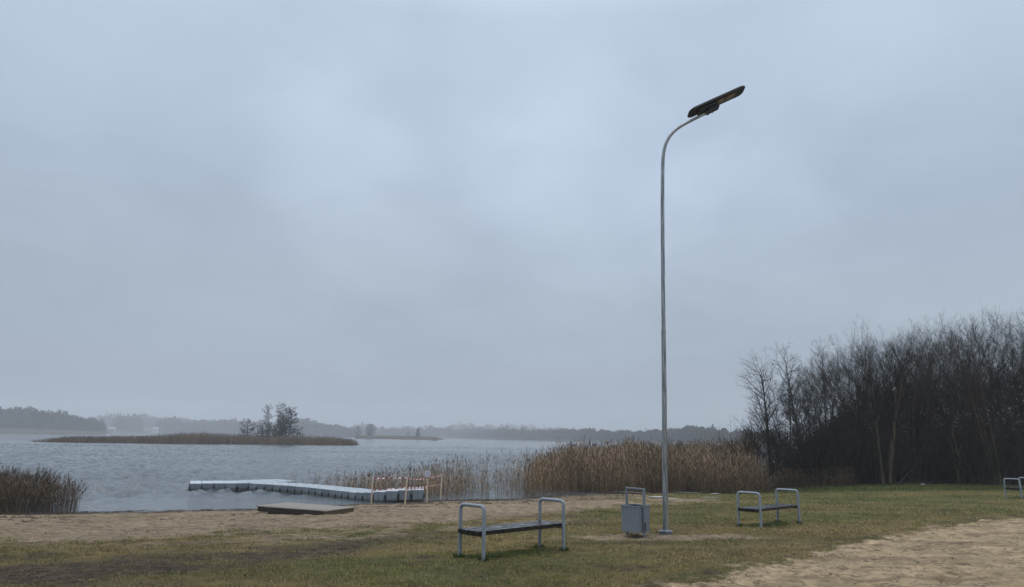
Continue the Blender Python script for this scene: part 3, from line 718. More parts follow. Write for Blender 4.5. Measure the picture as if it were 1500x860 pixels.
def sp_upright(h=9):   # straight upward shoots
    return dict(rmin=.0022, rk=[.085, .030, .013, .006, .0034], flare=1.3, prof=lambda f: 1.1-.6*f,
        lv=[dict(L=h, seg=9, n=15, t0=.32, ang=34, wob=.045, up=.05, tip=.10), dict(L=2.4, seg=5, n=7, t0=.15, ang=30, wob=.08, up=.12, tip=.3),
            dict(L=.95, seg=4, n=5, t0=.15, ang=34, wob=.12, up=.09, tip=.4), dict(L=.45, seg=3, n=3, t0=.2, ang=34, wob=.15, up=.05, tip=.5), dict(L=.25, seg=2, wob=.15, up=.05, tip=.6)])
def sp_alder(h=8):
    return dict(rmin=.0024, rk=[.075, .026, .012, .006, .0040], flare=1.3, prof=lambda f: 1.0-.55*f,
        lv=[dict(L=h, seg=9, n=24, t0=.24, ang=48, wob=.035, up=.05, tip=.12), dict(L=1.7, seg=5, n=7, t0=.3, ang=42, wob=.15, up=.07, tip=.3),
            dict(L=.7, seg=4, n=5, t0=.3, ang=44, wob=.2, up=.04, tip=.4), dict(L=.32, seg=3, n=4, t0=.3, ang=44, wob=.25, up=.03, tip=.6), dict(L=.14, seg=2, wob=.2, up=.0, tip=1.6)])
def sp_shrub(h=3.2):
    return dict(rmin=.0022, rk=[.026, .012, .006, .0032], flare=1.1, prof=lambda f: .9-.3*f,
        lv=[dict(L=h, seg=6, n=10, t0=.12, ang=30, wob=.10, up=.04, tip=.3), dict(L=1.15, seg=4, n=6, t0=.15, ang=34, wob=.14, up=.06, tip=.4),
            dict(L=.5, seg=3, n=4, t0=.2, ang=36, wob=.2, up=.05, tip=.5), dict(L=.26, seg=2, wob=.2, up=.03, tip=.6)])
PROTO = {}
def proto(key, seed, sp, tm, cm, **kw):
    a, b, _ = make_tree(seed, sp, **kw); a.materials.append(tm); b.materials.append(cm)
    z = [v.co.z for v in b.vertices]; PROTO[key] = (a, b, max(z))
proto('lime', 1, sp_lime(), bark_dark, twig_dark)
proto('lime_b', 2, sp_lime(6.4, 12), bark_dark, twig_grey)
proto('alder_a', 3, sp_alder(7.6), bark_dark, twig_dark)
proto('alder_b', 4, sp_alder(6.8), bark_dark, twig_dark, stems=2, spread=.12)
proto('upright_a', 5, sp_upright(8.6), bark_pale, twig_dark, stems=4, spread=.055, crown_from=1)
proto('upright_b', 6, sp_upright(7.4), bark_pale, twig_red, stems=3, spread=.08, crown_from=1)
for key_, args_, b_, c_ in (('willow_a', (7, 9, 3.4, 5, 140, .10, .115), bark_dark, twig_red), ('willow_b', (8, 8.6, 3.0, 4, 120, .10, .11), bark_dark, twig_dark), ('willow_c', (9, 9, 2.0, 3, 95, .06, .065), bark_pale, twig_red), ('willow_d', (12, 9, 3.9, 4, 180, .14, .135), bark_dark, twig_dark)):
    a_, bb_, _ = dome_tree(*args_); a_.materials.append(b_); bb_.materials.append(c_); PROTO[key_] = (a_, bb_, max(v.co.z for v in bb_.vertices))
proto('shrub_a', 10, sp_shrub(), twig_grey, twig_red, stems=13, spread=.42, crown_from=1)
proto('shrub_b', 11, sp_shrub(2.6), twig_grey, twig_dark, stems=16, spread=.55, crown_from=1)
def place_tree(key, x, y, height, rz, label, cat='tree', group=None, name='bare_tree', sx=1.):
    a, b, zt = PROTO[key]; s_ = height/zt
    e = empty(name, (x, y, tz(x, y)-.02), rz); e.scale = (s_*sx, s_*sx, s_)
    for nm, me_ in (('trunk', a), ('crown', b)):
        o = bpy.data.objects.new(nm, me_); C.objects.link(o); o.parent = e
    tag(e, label, cat, group); return e
def tree_px(key, px, y, top_py, rz, label, **kw):
    p = at_y(px, 700, y); top = at_y(px, top_py, y)[2]
    x = p[0]; return place_tree(key, x, y, top-tz(x, y), rz, label, **kw)
# front trees one can tell apart
tree_px('lime', 1131, 38.5, 505, .4, 'outermost bare tree with dark trunk and wide low branches by the reed bed')
place_tree('shrub_b', at_y(1113, 700, 40.3)[0], 40.3, 4.3, 1.0, 'wide leafless bush of fine grey twigs at the left end of the wood', 'bush', None, 'bush', 1.1)
tree_px('alder_a', 1155, 41, 520, 1.9, 'slender bare tree close behind the dark trunked tree at the reed bed')
tree_px('alder_b', 1183, 43, 492, 2.6, 'thin open bare tree between the slender tree and the airy tufted one')
tree_px('alder_a', 1212, 42, 487, 4.0, 'airy bare tree with small dark tufts left of the round dense tree')
tree_px('willow_b', 1246, 42, 492, .2, 'round dense bare tree left of the pale multi-stemmed tree')
tree_px('upright_a', 1299, 38.8, 456, 1.1, 'tall bare tree with several pale stems from one base at the lawn edge')
tree_px('upright_b', 1340, 43, 478, 3.0, 'bare tree with straight upright shoots just right of the pale multi-stemmed tree')
tree_px('willow_c', 1404, 40.5, 466, 2.2, 'bare tree with thin brown stems at the lawn edge right of the fallen branches')
tree_px('upright_b', 1461, 40, 470, .7, 'bare tree with slim light brown stems just left of the cut-off bench')
tree_px('willow_d', 1425, 45, 446, .9, 'broad domed bare tree rising above the right part of the wood')
tree_px('willow_b', 1368, 45, 462, 5.0, 'domed bare tree between the upright shoots and the broad dome')
tree_px('willow_d', 1500, 45, 438, 3.3, 'tall bare tree with fine crown at the right edge of the photo')
grp = 'bare trees in the depth of the wood'
g = random.Random(5)
for i, (px, y, tp) in enumerate([(1168, 45, 535), (1205, 47, 520), (1238, 49, 505), (1270, 47, 482), (1318, 46, 472), (1345, 50, 476), (1462, 50, 452),
                             (1292, 52, 490), (1400, 54, 480), (1545, 44, 445), (1600, 48, 440), (1560, 54, 465), (1680, 48, 440)]):
    tree_px(['willow_b', 'willow_a', 'willow_d', 'willow_a', 'willow_b'][i % 5], px, y, tp, g.uniform(0, 6.28), 'bare tree with fine dark twigs in the crowded back of the wood', group=grp)
for i in range(30):
    px = 1150+i*17+g.uniform(-7, 7); y = 40.4+g.uniform(0, 3.2)+(1.2 if 1330 < px < 1400 else 0); hh = g.uniform(2.4, 4.6)
    x = at_y(px, 700, y)[0]
    place_tree(['shrub_a', 'shrub_b'][i % 2], x, y, hh, g.uniform(0, 6.28), 'leafless bush of many thin stems among the front trees of the wood', 'bush', 'leafless bushes under the trees', 'bush')
for i in range(20):
    px = 1190+i*23+g.uniform(-9, 9); y = 46+g.uniform(0, 7); hh = g.uniform(3.8, 5.4)
    x = at_y(px, 700, y)[0]
    place_tree(['shrub_b', 'shrub_a'][i % 2], x, y, hh*.85, g.uniform(0, 6.28), 'tall leafless bush in the dark interior of the wood', 'bush', 'tall bushes deep in the wood', 'bush')
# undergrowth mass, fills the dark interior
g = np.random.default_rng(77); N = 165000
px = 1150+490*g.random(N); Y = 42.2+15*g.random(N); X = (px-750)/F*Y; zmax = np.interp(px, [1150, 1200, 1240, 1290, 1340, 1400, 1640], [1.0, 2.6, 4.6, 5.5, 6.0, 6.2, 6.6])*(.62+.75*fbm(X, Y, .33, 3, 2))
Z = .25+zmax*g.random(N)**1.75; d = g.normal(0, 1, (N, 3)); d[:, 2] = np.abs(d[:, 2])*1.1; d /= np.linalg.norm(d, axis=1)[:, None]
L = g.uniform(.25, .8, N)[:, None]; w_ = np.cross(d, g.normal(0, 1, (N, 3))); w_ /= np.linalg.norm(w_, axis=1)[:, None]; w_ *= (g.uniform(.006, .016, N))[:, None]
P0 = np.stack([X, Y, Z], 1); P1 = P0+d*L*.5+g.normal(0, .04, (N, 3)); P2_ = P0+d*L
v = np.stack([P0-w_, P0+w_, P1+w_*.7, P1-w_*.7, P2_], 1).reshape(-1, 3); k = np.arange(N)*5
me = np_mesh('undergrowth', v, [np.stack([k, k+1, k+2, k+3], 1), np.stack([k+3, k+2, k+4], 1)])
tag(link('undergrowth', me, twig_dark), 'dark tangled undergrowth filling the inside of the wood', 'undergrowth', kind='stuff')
# dry weeds along the edge of the wood, left part
N = 1900; px = 1112+130*g.random(N)**1.4; Y = 37.6+2.6*g.random(N)+np.interp(px, [1112, 1150, 1330], [0, 1.2, 1.6]); X = (px-750)/F*Y
tag(reeds('dry_weeds', X, Y, g.uniform(.25, 1.15, N), .007, 78, (.095, .070, .048), plume=.1, leaves=3, lean=.35, broken=.2, z=terrain(X, Y)),
    'dry brown weeds at the foot of the wood beside the reed bed', 'weeds', kind='stuff')
# rough grass at the wood's edge
N = 16000; px = 1105+520*g.random(N); Y = 35.8+4.2*g.random(N); X = (px-750)/F*Y
k = g.random(N) < sstep(35.3, 37.5, Y+(fbm(X, Y, .5, 3, 1)-.5)*3); X = X[k]; Y = Y[k]
tag(reeds('rough_grass', X, Y, g.uniform(.05, .20, len(X)), .009, 79, (.095, .115, .036), plume=0, leaves=1, lean=.5, broken=.1, z=terrain(X, Y)),
    'rough dark green grass along the shaded edge of the wood', 'grass', kind='stuff')
# fallen branches
def log(name, p0, p1, r, mat_, label, seed, nb=3):
    g = random.Random(seed); mb = MB(); p0 = Vector(p0); p1 = Vector(p1); pts = []
    for i in range(7):
        t_ = i/6; q_ = p0.lerp(p1, t_)+Vector((g.uniform(-.04, .04), g.uniform(-.04, .04), g.uniform(-.01, .03))); pts.append(q_)
    mb.tube(pts, [r*(1-.45*i/6) for i in range(7)], 8)
    for _ in range(nb):
        a = pts[g.randint(1, 5)]; mb.tube([a, a+Vector((g.uniform(-.3, .3), g.uniform(-.3, .1), g.uniform(.1, .25))), a+Vector((g.uniform(-.6, .6), g.uniform(-.5, .2), g.uniform(.1, .4)))], [r*.4, r*.28, r*.1], 5)
    return tag(mb.build(name, mat_), label, 'branch')
def gp(px, py, dz=0.): p = Gt(px, py); return (p[0], p[1], p[2]+dz)
log('fallen_branch', gp(1338, 710, .07), gp(1378, 709, .09), .07, bark_pale, 'pale fallen branch on the grass in front of the dark undergrowth', 1)
log('fallen_branch', gp(1360, 708.5, .06), gp(1398, 708, .10), .08, bark_dark, 'dark fallen log between the pale branch and the fan-stemmed tree', 2)
log('fallen_branch', gp(1280, 709.5, .04), gp(1296, 710.5, .05), .05, bark_pale, 'short fallen branch left of the pale multi-stemmed tree foot', 3)
log('leaning_branch', gp(1315, 712, .0), tuple(at_y(1352, 668, 41)), .035, twig_grey, 'grey dead branch leaning right beside the pale multi-stemmed tree', 4, 0)
log('leaning_branch', gp(1252, 711, .0), tuple(at_y(1283, 666, 41)), .03, twig_grey, 'grey dead branch leaning left of the pale multi-stemmed tree', 5, 0)
# litter
wh = mottled('white_scrap', (.70, .72, .74), (.82, .83, .85), 8, .5)
def litter(c, r, label, seed):
    g = random.Random(seed); import bmesh
    bm = bmesh.new(); bmesh.ops.create_icosphere(bm, subdivisions=2, radius=r)
    for v in bm.verts: v.co = Vector((v.co.x*1.3, v.co.y*.9, max(v.co.z*.55, -r*.2)))*(1+g.uniform(-.22, .22))
    me_ = bpy.data.meshes.new('litter_bag'); bm.to_mesh(me_); bm.free(); o = link('litter_bag', me_, wh); o.location = (c[0], c[1], c[2]+r*.25); return tag(o, label, 'litter')
litter(gp(1148, 708.6), .17, 'crumpled white bag lying in the grass right of the dark tree trunk', 1)
litter(gp(1352, 710.3), .09, 'small white scrap on the ground among the fallen branches', 2)

# ------------------------------------------------------------------ far trees and woods
leafm = mottled('far_foliage', (.022, .030, .022), (.060, .064, .044), .25, .95, bump=0, spec=.1)
leafb = mottled('far_bare_crowns', (.050, .048, .042), (.10, .09, .072), .25, .95, bump=0, spec=.1)
def wood(name, label, profile, tree_h, N, seed, depth=90, conifer=.5, cards=70, dfn=None, size=1.):
    """profile: picture columns -> treetop row; trees stand between the far shore and depth behind it"""
    g = np.random.default_rng(seed); pf = np.array(profile, float)
    px = g.uniform(pf[0, 0], pf[-1, 0], N); u_ = g.random(N)**1.3*(g.random(N) > .22)
    D = dfn(px) if dfn is not None else np.interp(px, FPX, FD)
    r_ = D+6+depth*u_; X = (px-750)/F*r_*.985; Yd = r_
    top_py = np.interp(px, pf[:, 0], pf[:, 1]); ztop = np.array([at_y(a, b, c)[2] for a, b, c in zip(px, top_py, Yd)])
    zg = terrain(X, Yd)
    ztop = ztop*(.90+.26*(fbm(px*.13, u_*3, 1., 2, seed % 6)-.5)*2)*np.where(g.random(N) < .12, 1.10, 1)
    back = u_ > .35
    h = np.where(back, np.maximum(ztop-zg, 3)*g.uniform(.80, 1.03, N), np.minimum(tree_h*g.uniform(.7, 1.1, N), np.maximum(ztop-zg, 3)))
    h = np.clip(h, 3, tree_h*1.7); zb = np.where(back, ztop*g.uniform(.84, 1.02, N)-h, zg-1.5)
    zb = np.maximum(zb, zg-.8); zb = np.minimum(zb, np.maximum(ztop-h, zg-.8))
    con = g.random(N) < conifer
    n = N*cards; ti = np.repeat(np.arange(N), cards)
    f = g.random(n)**.9
    wr = np.where(con[ti], (1.05-f)*.20, .34*np.sqrt(np.clip(1-((f-.6)/.45)**2, .03, 1)))*h[ti]*g.uniform(.25, 1., n)
    a = g.uniform(0, 2*PI, n)
    c = np.stack([X[ti]+np.cos(a)*wr, Yd[ti]+np.sin(a)*wr, zb[ti]+h[ti]*(.10+.9*f)], 1)
    sz = (h[ti]*np.where(con[ti], .055, .06)*g.uniform(.5, 1.4, n)*size)[:, None]
    e1 = g.normal(0, 1, (n, 3)); e1 /= np.linalg.norm(e1, axis=1)[:, None]; e2 = np.cross(e1, g.normal(0, 1, (n, 3))); e2 /= np.linalg.norm(e2, axis=1)[:, None]
    v = np.stack([c+e1*sz, c-e1*sz*.6+e2*sz, c-e1*sz*.6-e2*sz], 1).reshape(-1, 3); k = np.arange(n)*3
    me = np_mesh(name, v, [np.stack([k, k+1, k+2], 1)]); return tag(link(name, me, leafm if conifer > .4 else leafb), label, 'wood', kind='stuff')
wood('far_wood', 'darkest wooded hill in the haze on the far shore at left',
     [(-70, 601), (0, 597), (20, 596), (40, 594), (60, 596), (80, 600), (100, 603), (112, 606), (120, 611), (140, 612), (155, 616), (159, 624), (161, 630)], 17, 900, 101, 110, .8, 80)
wood('far_wood', 'pale hazy ridge of trees between the dark hill and the island trees',
     [(138, 612), (150, 607), (165, 605.5), (195, 607), (215, 608), (240, 610.5), (262, 611), (282, 615), (300, 616), (330, 615), (355, 617), (400, 616), (445, 615)], 22, 1000, 102, 160, .6, 60, dfn=lambda p: np.full(p.shape, 1480.))
wood('far_wood', 'nearer hazy clump of tall trees under the pale ridge',
     [(172, 613), (178, 609), (200, 608), (210, 609), (212, 616)], 22, 200, 103, 60, .8, 70, dfn=lambda p: np.full(p.shape, 1230.))
wood('far_wood', 'hazy line of pointed spruces behind the left half of the reed island',
     [(232, 616), (240, 612), (262, 611), (275, 615), (295, 614), (322, 613), (345, 612), (380, 615), (440, 614), (462, 617)], 20, 700, 104, 90, .85, 70, dfn=lambda p: np.full(p.shape, 1180.))
wood('far_wood', 'hazy wood sloping down to the right behind the island trees',
     [(425, 620), (436, 614), (446, 612.5), (462, 615), (480, 620), (500, 623), (512, 626), (530, 628)], 18, 450, 105, 80, .35, 70, dfn=lambda p: np.full(p.shape, 1000.))
wood('far_wood', 'faint trees on the far shore beyond the reed spit',
     [(505, 626), (525, 620.5), (538, 618), (548, 622), (570, 625), (590, 625), (612, 624), (640, 622), (650, 623), (665, 627), (690, 630)], 16, 420, 106, 110, .25, 60, dfn=lambda p: np.full(p.shape, 1240.))
wood('far_wood', 'faintest distant ridge above the far meadow',
     [(640, 629), (665, 623), (690, 620.5), (720, 621.5), (745, 620), (775, 623), (820, 626), (870, 631)], 18, 600, 107, 150, .3, 55, dfn=lambda p: np.full(p.shape, 1650.))
wood('far_wood', 'long hazy wood on the far shore behind the lamp post',
     [(677, 632), (683, 628), (692, 626.5), (705, 627), (730, 627), (752, 626), (780, 628), (800, 629), (825, 627), (848, 628), (856, 625.5), (870, 625), (878, 630), (900, 630), (950, 629.5), (985, 629.5), (1000, 623), (1008, 621.5), (1018, 624), (1040, 625), (1060, 628), (1090, 630), (1150, 632)], 13, 1500, 108, 45, .2, 80)
# single trees
def small_tree(name, px, y, base_py, top_py, wpx, label, seed, kind, parent_cat='tree', cards=900, dens=.05, mat_=None, z0=None, skew=0.):
    g = np.random.default_rng(seed); p = at_y(px, base_py, y); top = at_y(px, top_py, y)[2]; zb = z0 if z0 is not None else 0.; h = top-zb; W = wpx/F*y
    e = empty(name, (p[0], y, zb)); tag(e, label, parent_cat)
    mb = MB(); mb.tube([(0, 0, -.3), (skew*.2*W, 0, h*.3), (skew*.6*W, 0, h*.65), (skew*W, 0, h*.95)], [h*.022, h*.017, h*.01, h*.004], 7)
    for i in range(9):
        f = .3+.06*i; a = g.uniform(0, 2*PI); b = Vector((skew*W*f, 0, h*f)); l_ = W*.5*(1.1-.5*f); mb.tube([b, b+Vector((math.cos(a)*l_, math.sin(a)*l_, l_*.5))], [h*.008, h*.003], 5)
    mb.build('trunk', bark_dark, e)
    n = cards; f = g.random(n)
    if kind == 'round': wr = W*.5*np.sqrt(np.clip(1-((f-.55)/.5)**2, .02, 1))
    elif kind == 'tiers': tt = np.round(f*9)/9+g.normal(0, .013, n); f = np.clip(tt, .12, 1); wr = W*.5*np.interp(f, [0, .2, .35, .5, .65, .8, .92, 1], [.5, .7, .55, 1., .85, 1., .7, .25])
    elif kind == 'cone': wr = W*.5*(1.08-f)
    else: wr = W*.5*np.interp(f, [0, .3, .62, .75, .9, 1], [.05, .1, .2, .9, 1, .3])
    a = g.uniform(0, 2*PI, n); lob = .6+.55*fbm(np.cos(a)*2+5+f*6, np.sin(a)*2+9+f*5, 1., 2, seed % 5)
    rr = wr*np.sqrt(g.random(n))*lob
    c = np.stack([np.cos(a)*rr+skew*W*f, np.sin(a)*rr, h*(.08+.92*f)+(rr*.12 if kind == 'tiers' else 0)], 1); sz = (h*dens*g.uniform(.4, 1.3, n))[:, None]
    e1 = g.normal(0, 1, (n, 3)); e1[:, 2] *= .5; e1 /= np.linalg.norm(e1, axis=1)[:, None]; e2 = np.cross(e1, g.normal(0, 1, (n, 3))); e2 /= np.linalg.norm(e2, axis=1)[:, None]
    v = np.stack([c+e1*sz*1.4, c-e1*sz+e2*sz*.35, c-e1*sz-e2*sz*.35], 1).reshape(-1, 3); k = np.arange(n)*3
    link('crown', np_mesh('crown', v, [np.stack([k, k+1, k+2], 1)]), mat_ or leafm, e); return e
# island trees: real bare trees scaled up
def isl_tree(key, px, y, top, rz, label, sx=1.):
    e = tree_px(key, px, y, top, rz, label); e.location.z = .0; e.scale = (e.scale[0]*sx, e.scale[1]*sx, at_y(px, top, y)[2]/PROTO[key][2]); return e
def sp_isl(h, c2=60): return dict(rmin=.024, rk=[.22, .10, .058, .040], flare=1.2, prof=lambda f: .8+.5*math.sin(f*3.1)-.35*f,
        lv=[dict(L=h, seg=9, n=c2, t0=.22, ang=78, wob=.05, up=.04, tip=.2, closing=0), dict(L=2.5, seg=4, n=7, t0=.35, ang=46, wob=.14, up=.03, tip=.4),
            dict(L=.95, seg=3, n=5, t0=.25, ang=44, wob=.2, up=.02, tip=.5), dict(L=.45, seg=2, wob=.2, up=.0, tip=.6)])
proto('pine_tiers', 21, sp_isl(11, 52), bark_dark, twig_dark, stems=2, spread=.09)
def sp_thin(h): return dict(rmin=.02, rk=[.16, .07, .045, .03], flare=1.1, prof=lambda f: .5+.6*f,
        lv=[dict(L=h, seg=9, n=20, t0=.62, ang=62, wob=.07, up=.03, tip=.3), dict(L=1.9, seg=4, n=7, t0=.3, ang=44, wob=.16, up=.05, tip=.4),
            dict(L=.8, seg=3, n=4, t0=.2, ang=44, wob=.2, up=.02, tip=.5), dict(L=.4, seg=2, wob=.2, up=.0, tip=.6)])
proto('thin_top', 22, sp_thin(11), bark_dark, twig_dark)
proto('isl_small', 23, dict(sp_isl(6, 26), prof=lambda f: 1.1-.6*f), bark_dark, twig_grey)
isl_tree('pine_tiers', 417, 206, 588.5, .3, 'big dark bare tree with layered branches, tallest on the reed island', .88)
isl_tree('pine_tiers', 407, 208, 597, 2.4, 'dark tree directly left of the tallest island tree', .7)
isl_tree('thin_top', 391, 204, 591, 1.2, 'thin leaning tree with a small high crown on the reed island')
isl_tree('isl_small', 359, 206, 613, .6, 'small round bare tree standing alone at the left of the island trees', 1.25)
for i, (px, tp) in enumerate([(380, 618), (388, 615), (397, 617), (404, 619), (430, 624)]):
    isl_tree('isl_small', px, 205+i, tp, i*1.3, 'low bush at the foot of the island trees', 1.3)['group'] = 'bushes at the foot of the island trees'
small_tree('shore_tree', 541.5, 640, 641, 621, 17, 'round tree on the far reed spit close to the island end', 33, 'round', cards=800, z0=.3)
small_tree('shore_tree', 612, 620, 641, 627, 11, 'small dense conical tree on the far reed spit', 34, 'cone', cards=800, z0=.3)
small_tree('shore_tree', 524, 660, 641, 624, 10, 'faint thin tree on the far spit left of the round tree', 35, 'round', cards=240, z0=.3, mat_=leafb)
small_tree('shore_tree', 598, 700, 641, 632, 6, 'lowest faint bush on the far reed spit', 36, 'round', cards=200, z0=.3)
# far houses
hw = mottled('render_white', (.50, .50, .50), (.56, .56, .55), 1, .8); hr = mottled('roof_grey', (.30, .30, .31), (.38, .38, .39), 1, .8); hd = mat('window_dark', (.03, .035, .04), .2)
def house(px, py, y, w, label):
    p = at_y(px, py, y); e = empty('house', (p[0], y, p[2]), .3); tag(e, label, 'house')
    m_ = MB(); d = w*.7; h = w*.34
    m_.box((0, 0, h/2-2), (w, d, h+4)); m_.add([(-w/2, -d/2, h), (-w/2, d/2, h), (-w/2, 0, h+d*.35), (w/2, -d/2, h), (w/2, d/2, h), (w/2, 0, h+d*.35)], [(0, 2, 1), (3, 4, 5)]); m_.build('wall', hw, e)
    m_ = MB(); o_ = .5
    for s_ in (-1, 1):
        a = [(-w/2-o_, s_*(d/2+o_), h-.3), (w/2+o_, s_*(d/2+o_), h-.3), (w/2+o_, 0, h+d*.35+.1), (-w/2-o_, 0, h+d*.35+.1)]; b = [(x_, y_, z_+.3) for x_, y_, z_ in a]
        m_.add(a+b, [(0, 1, 2, 3), (7, 6, 5, 4), (0, 4, 5, 1), (1, 5, 6, 2), (2, 6, 7, 3), (3, 7, 4, 0)])
    m_.build('roof', hr, e)
    for k in (-.3, 0, .3):
        m_ = MB(); m_.box((k*w, -d/2-.03, h*.5), (w*.1, .1, h*.35)); m_.build('window', hd, e)
house(164, 630.8, 1215, 9, 'small pale house in the gap right of the dark wooded hill')
house(228, 630.6, 1150, 7.5, 'small pale house under the hazy ridge behind the reed island tip')
# boat
boat_m = mottled('boat_paint', (.06, .055, .05), (.10, .09, .08), 3, .6); wood_d = mottled('boat_wood', (.10, .08, .06), (.16, .13, .10), 3, .7)
p = at_y(636, 644, 470); e = empty('rowing_boat', (p[0], 470, 0), .25); tag(e, 'tiny dark rowing boat on the water off the far reed spit', 'boat')
mb = MB(); st = [(-1.9, .55, .5), (-1, .75, .42), (0, .8, .40), (1, .62, .46), (1.9, .06, .66)]; rings = []
for x_, w_, z_ in st: rings += [(x_, -w_, z_), (x_, -w_*.6, -.1), (x_, w_*.6, -.1), (x_, w_, z_), (x_, w_*.9, z_), (x_, w_*.5, .0), (x_, -w_*.5, .0), (x_, -w_*.9, z_)]
fs = [(i*8+k, i*8+(k+1) % 8, i*8+8+(k+1) % 8, i*8+8+k) for i in range(4) for k in range(8)]+[(0, 1, 2, 3, 4, 5, 6, 7), tuple(32+k for k in reversed(range(8)))]
mb.add(rings, fs); mb.build('hull', boat_m, e)
for x_ in (-1.2, 0, 1): mb = MB(); mb.box((x_, 0, .34), (.28, 1.1, .05)); mb.build('seat', wood_d, e)
mb = MB(); mb.box((-1.95, 0, .62), (.3, .26, .5), bev=.04); mb.tube([(-1.95, 0, .4), (-2.05, 0, -.3)], .05, 6); mb.build('outboard_motor', boat_m, e)

# ------------------------------------------------------------------ benches
tube_m = mottled('galvanised_tube', (.215, .250, .285), (.300, .335, .370), 5, .50, .66, metal=.15, bump=.15, bd=.002, speck=((.03, .03, .032), 12, .70))
slat_m = mat('wet_black_slat', (.020, .017, .016), .3, 0, .32); t = NT(slat_m); v_ = t.scale(t.obj(), (1.2, 14, 14))
f_ = t.noise(v_, 6, 6, .6); t.l(t.ramp(f_, [(.3, (.010, .009, .009)), (.7, (.034, .028, .026))]), t.b.inputs['Base Color'])
gN = t.n('ShaderNodeNewGeometry'); sx_ = t.n('ShaderNodeSeparateXYZ'); t.l(gN.outputs['Normal'], sx_.inputs[0])
wetf = t.noise(t.obj(), 7, 4, .6)
t.l(t.maprange(wetf, .40, .60, .12, .50), t.b.inputs['Roughness']); t.bump(f_, .25, .003)
BL_ = float(np.linalg.norm((b1[2]-b1[0]+b1[3]-b1[1])[:2]/2)); BW_ = float(np.linalg.norm((b1[1]-b1[0]+b1[3]-b1[2])[:2]/2))
bolt_m = mottled('rusty_bolt', (.05, .035, .03), (.12, .08, .06), 30, .7, metal=.4)
def make_bench(L=BL_, W=BW_, H=.835):
    root = empty('bench', (0, 0, 0))
    for s_ in (-1, 1):
        pts = fillet([(s_*L/2, -W/2, -.12), (s_*L/2, -W/2, H-.026), (s_*L/2, W/2, H-.026), (s_*L/2, W/2, -.12)], .085, 7)
        mb = MB(); mb.tube(pts, .029, 14); mb.build('tube_frame', tube_m, root)
        mb = MB(); mb.box((s_*(L/2-.002), 0, .382), (.045, W-.045, .035), bev=.003)
        mb.build('cross_bearer', bolt_m, root)
        mb = MB()
        for k in range(8):
            yy = -W/2+.055+k*(W-.11)/7; mb.tube([(s_*(L/2-.05), yy, .40), (s_*(L/2-.05), yy, .338-.018*random.random())], [.005, .0035], 6)
        b_ = mb.build('bolts', bolt_m, root)
        mb = MB(); mb.box((s_*(L/2-.05), 0, .388), (.05, W-.05, .022), bev=.002); mb.build('fixing_plate', bolt_m, root)
    for k in range(4):
        w_ = (W-.062-.066)/4; yy = -W/2+.031+w_/2+k*(w_+.022)
        mb = MB(); ex = .085+random.uniform(-.01, .01); mb.box((0, yy, .416+random.uniform(-.002, .002)), (L+2*ex*.9, w_, .064), bev=.006); mb.build('seat_slat', slat_m, root)
    return root
def fit_bench(o, P):
    c = sum(P)/4; d = (P[2]-P[0]+P[3]-P[1])/2; a = math.atan2(d[1], d[0]); o.location = (c[0], c[1], tz(c[0], c[1])-.004); o.rotation_euler = (0, 0, a); return math.hypot(d[0], d[1])
import sys
bench = make_bench(); L1 = fit_bench(bench, b1); bench.scale.x = 1.0
tag(bench, 'nearest bench, grey tube ends and wet black slats, with long green grass under it', 'bench', 'tube frame benches on the lawn')
bench2 = copy_tree(bench); L2 = fit_bench(bench2, b2)
tag(bench2, 'middle bench, right of the lamp post in front of the dark tree trunk', 'bench', 'tube frame benches on the lawn')
bench3 = copy_tree(bench); bench3.scale.z = .95; pA = Gt(1474, 729.5); pB = Gt(1496.4, 730.5)
d_ = R(40); c_ = (pA+pB)/2+np.array([math.cos(d_), math.sin(d_), 0])*BL_/2
bench3.location = (c_[0], c_[1], tz(c_[0], c_[1])-.004); bench3.rotation_euler = (0, 0, d_)
tag(bench3, 'farthest bench, cut off by the right edge of the photo', 'bench', 'tube frame benches on the lawn')
bench2.scale.z = .94

# ------------------------------------------------------------------ litter bin
bin_m = mottled('grey_painted_steel', (.175, .200, .230), (.225, .252, .285), 9, .50, .62, metal=.1, bump=.12, bd=.002, speck=((.05, .05, .05), 30, .72))
bin_in = mottled('bin_inside', (.03, .032, .035), (.06, .06, .06), 8, .7)
bp = Gt(931.5, 785.2); be = empty('litter_bin', (bp[0], bp[1], bp[2]-.003), R(-50)); be.scale = (1.1, 1.16, 1.03); tag(be, 'grey steel litter bin hung in a flat frame left of the lamp post', 'bin')
def bin_shell():
    mb = MB(); n = 4; w0, d0_, w1, d1_ = .172, .165, .180, .176; zb, zt_ = .085, .57
    o = [(-w0, -d0_, zb), (w0, -d0_, zb), (w0, d0_, zb), (-w0, d0_, zb), (-w1, -d1_, zt_), (w1, -d1_, zt_), (w1, d1_, zt_), (-w1, d1_, zt_)]
    i_ = [(x_*.95, y_*.94, z_+(.01 if z_ < .2 else 0)) for x_, y_, z_ in o]
    mb.add(o+i_, [(0, 3, 2, 1), (0, 1, 5, 4), (1, 2, 6, 5), (2, 3, 7, 6), (3, 0, 4, 7), (4, 5, 13, 12), (5, 6, 14, 13), (6, 7, 15, 14), (7, 4, 12, 15)], 0)
    mb.add(i_, [(0, 1, 2, 3), (4, 5, 1, 0), (5, 6, 2, 1), (6, 7, 3, 2), (7, 4, 0, 3)], 1); return mb
bb = bin_shell().build('bin_body', [bin_m, bin_in], be)
mb = MB()
for s_ in (-1, 1):
    mb.box((0, s_*.180, .570), (.376, .016, .020), bev=.003); mb.box((s_*.183, 0, .570), (.014, .342, .018), bev=.003)
mb.build('rim', bin_m, bb)
mb = MB()
for s_ in (-1, 1): mb.box((s_*.205, 0, .375), (.030, .042, 1.0), bev=.003)
mb.box((0, 0, .889), (.44, .042, .028), bev=.003); mb.build('hanging_frame', bin_m, be)
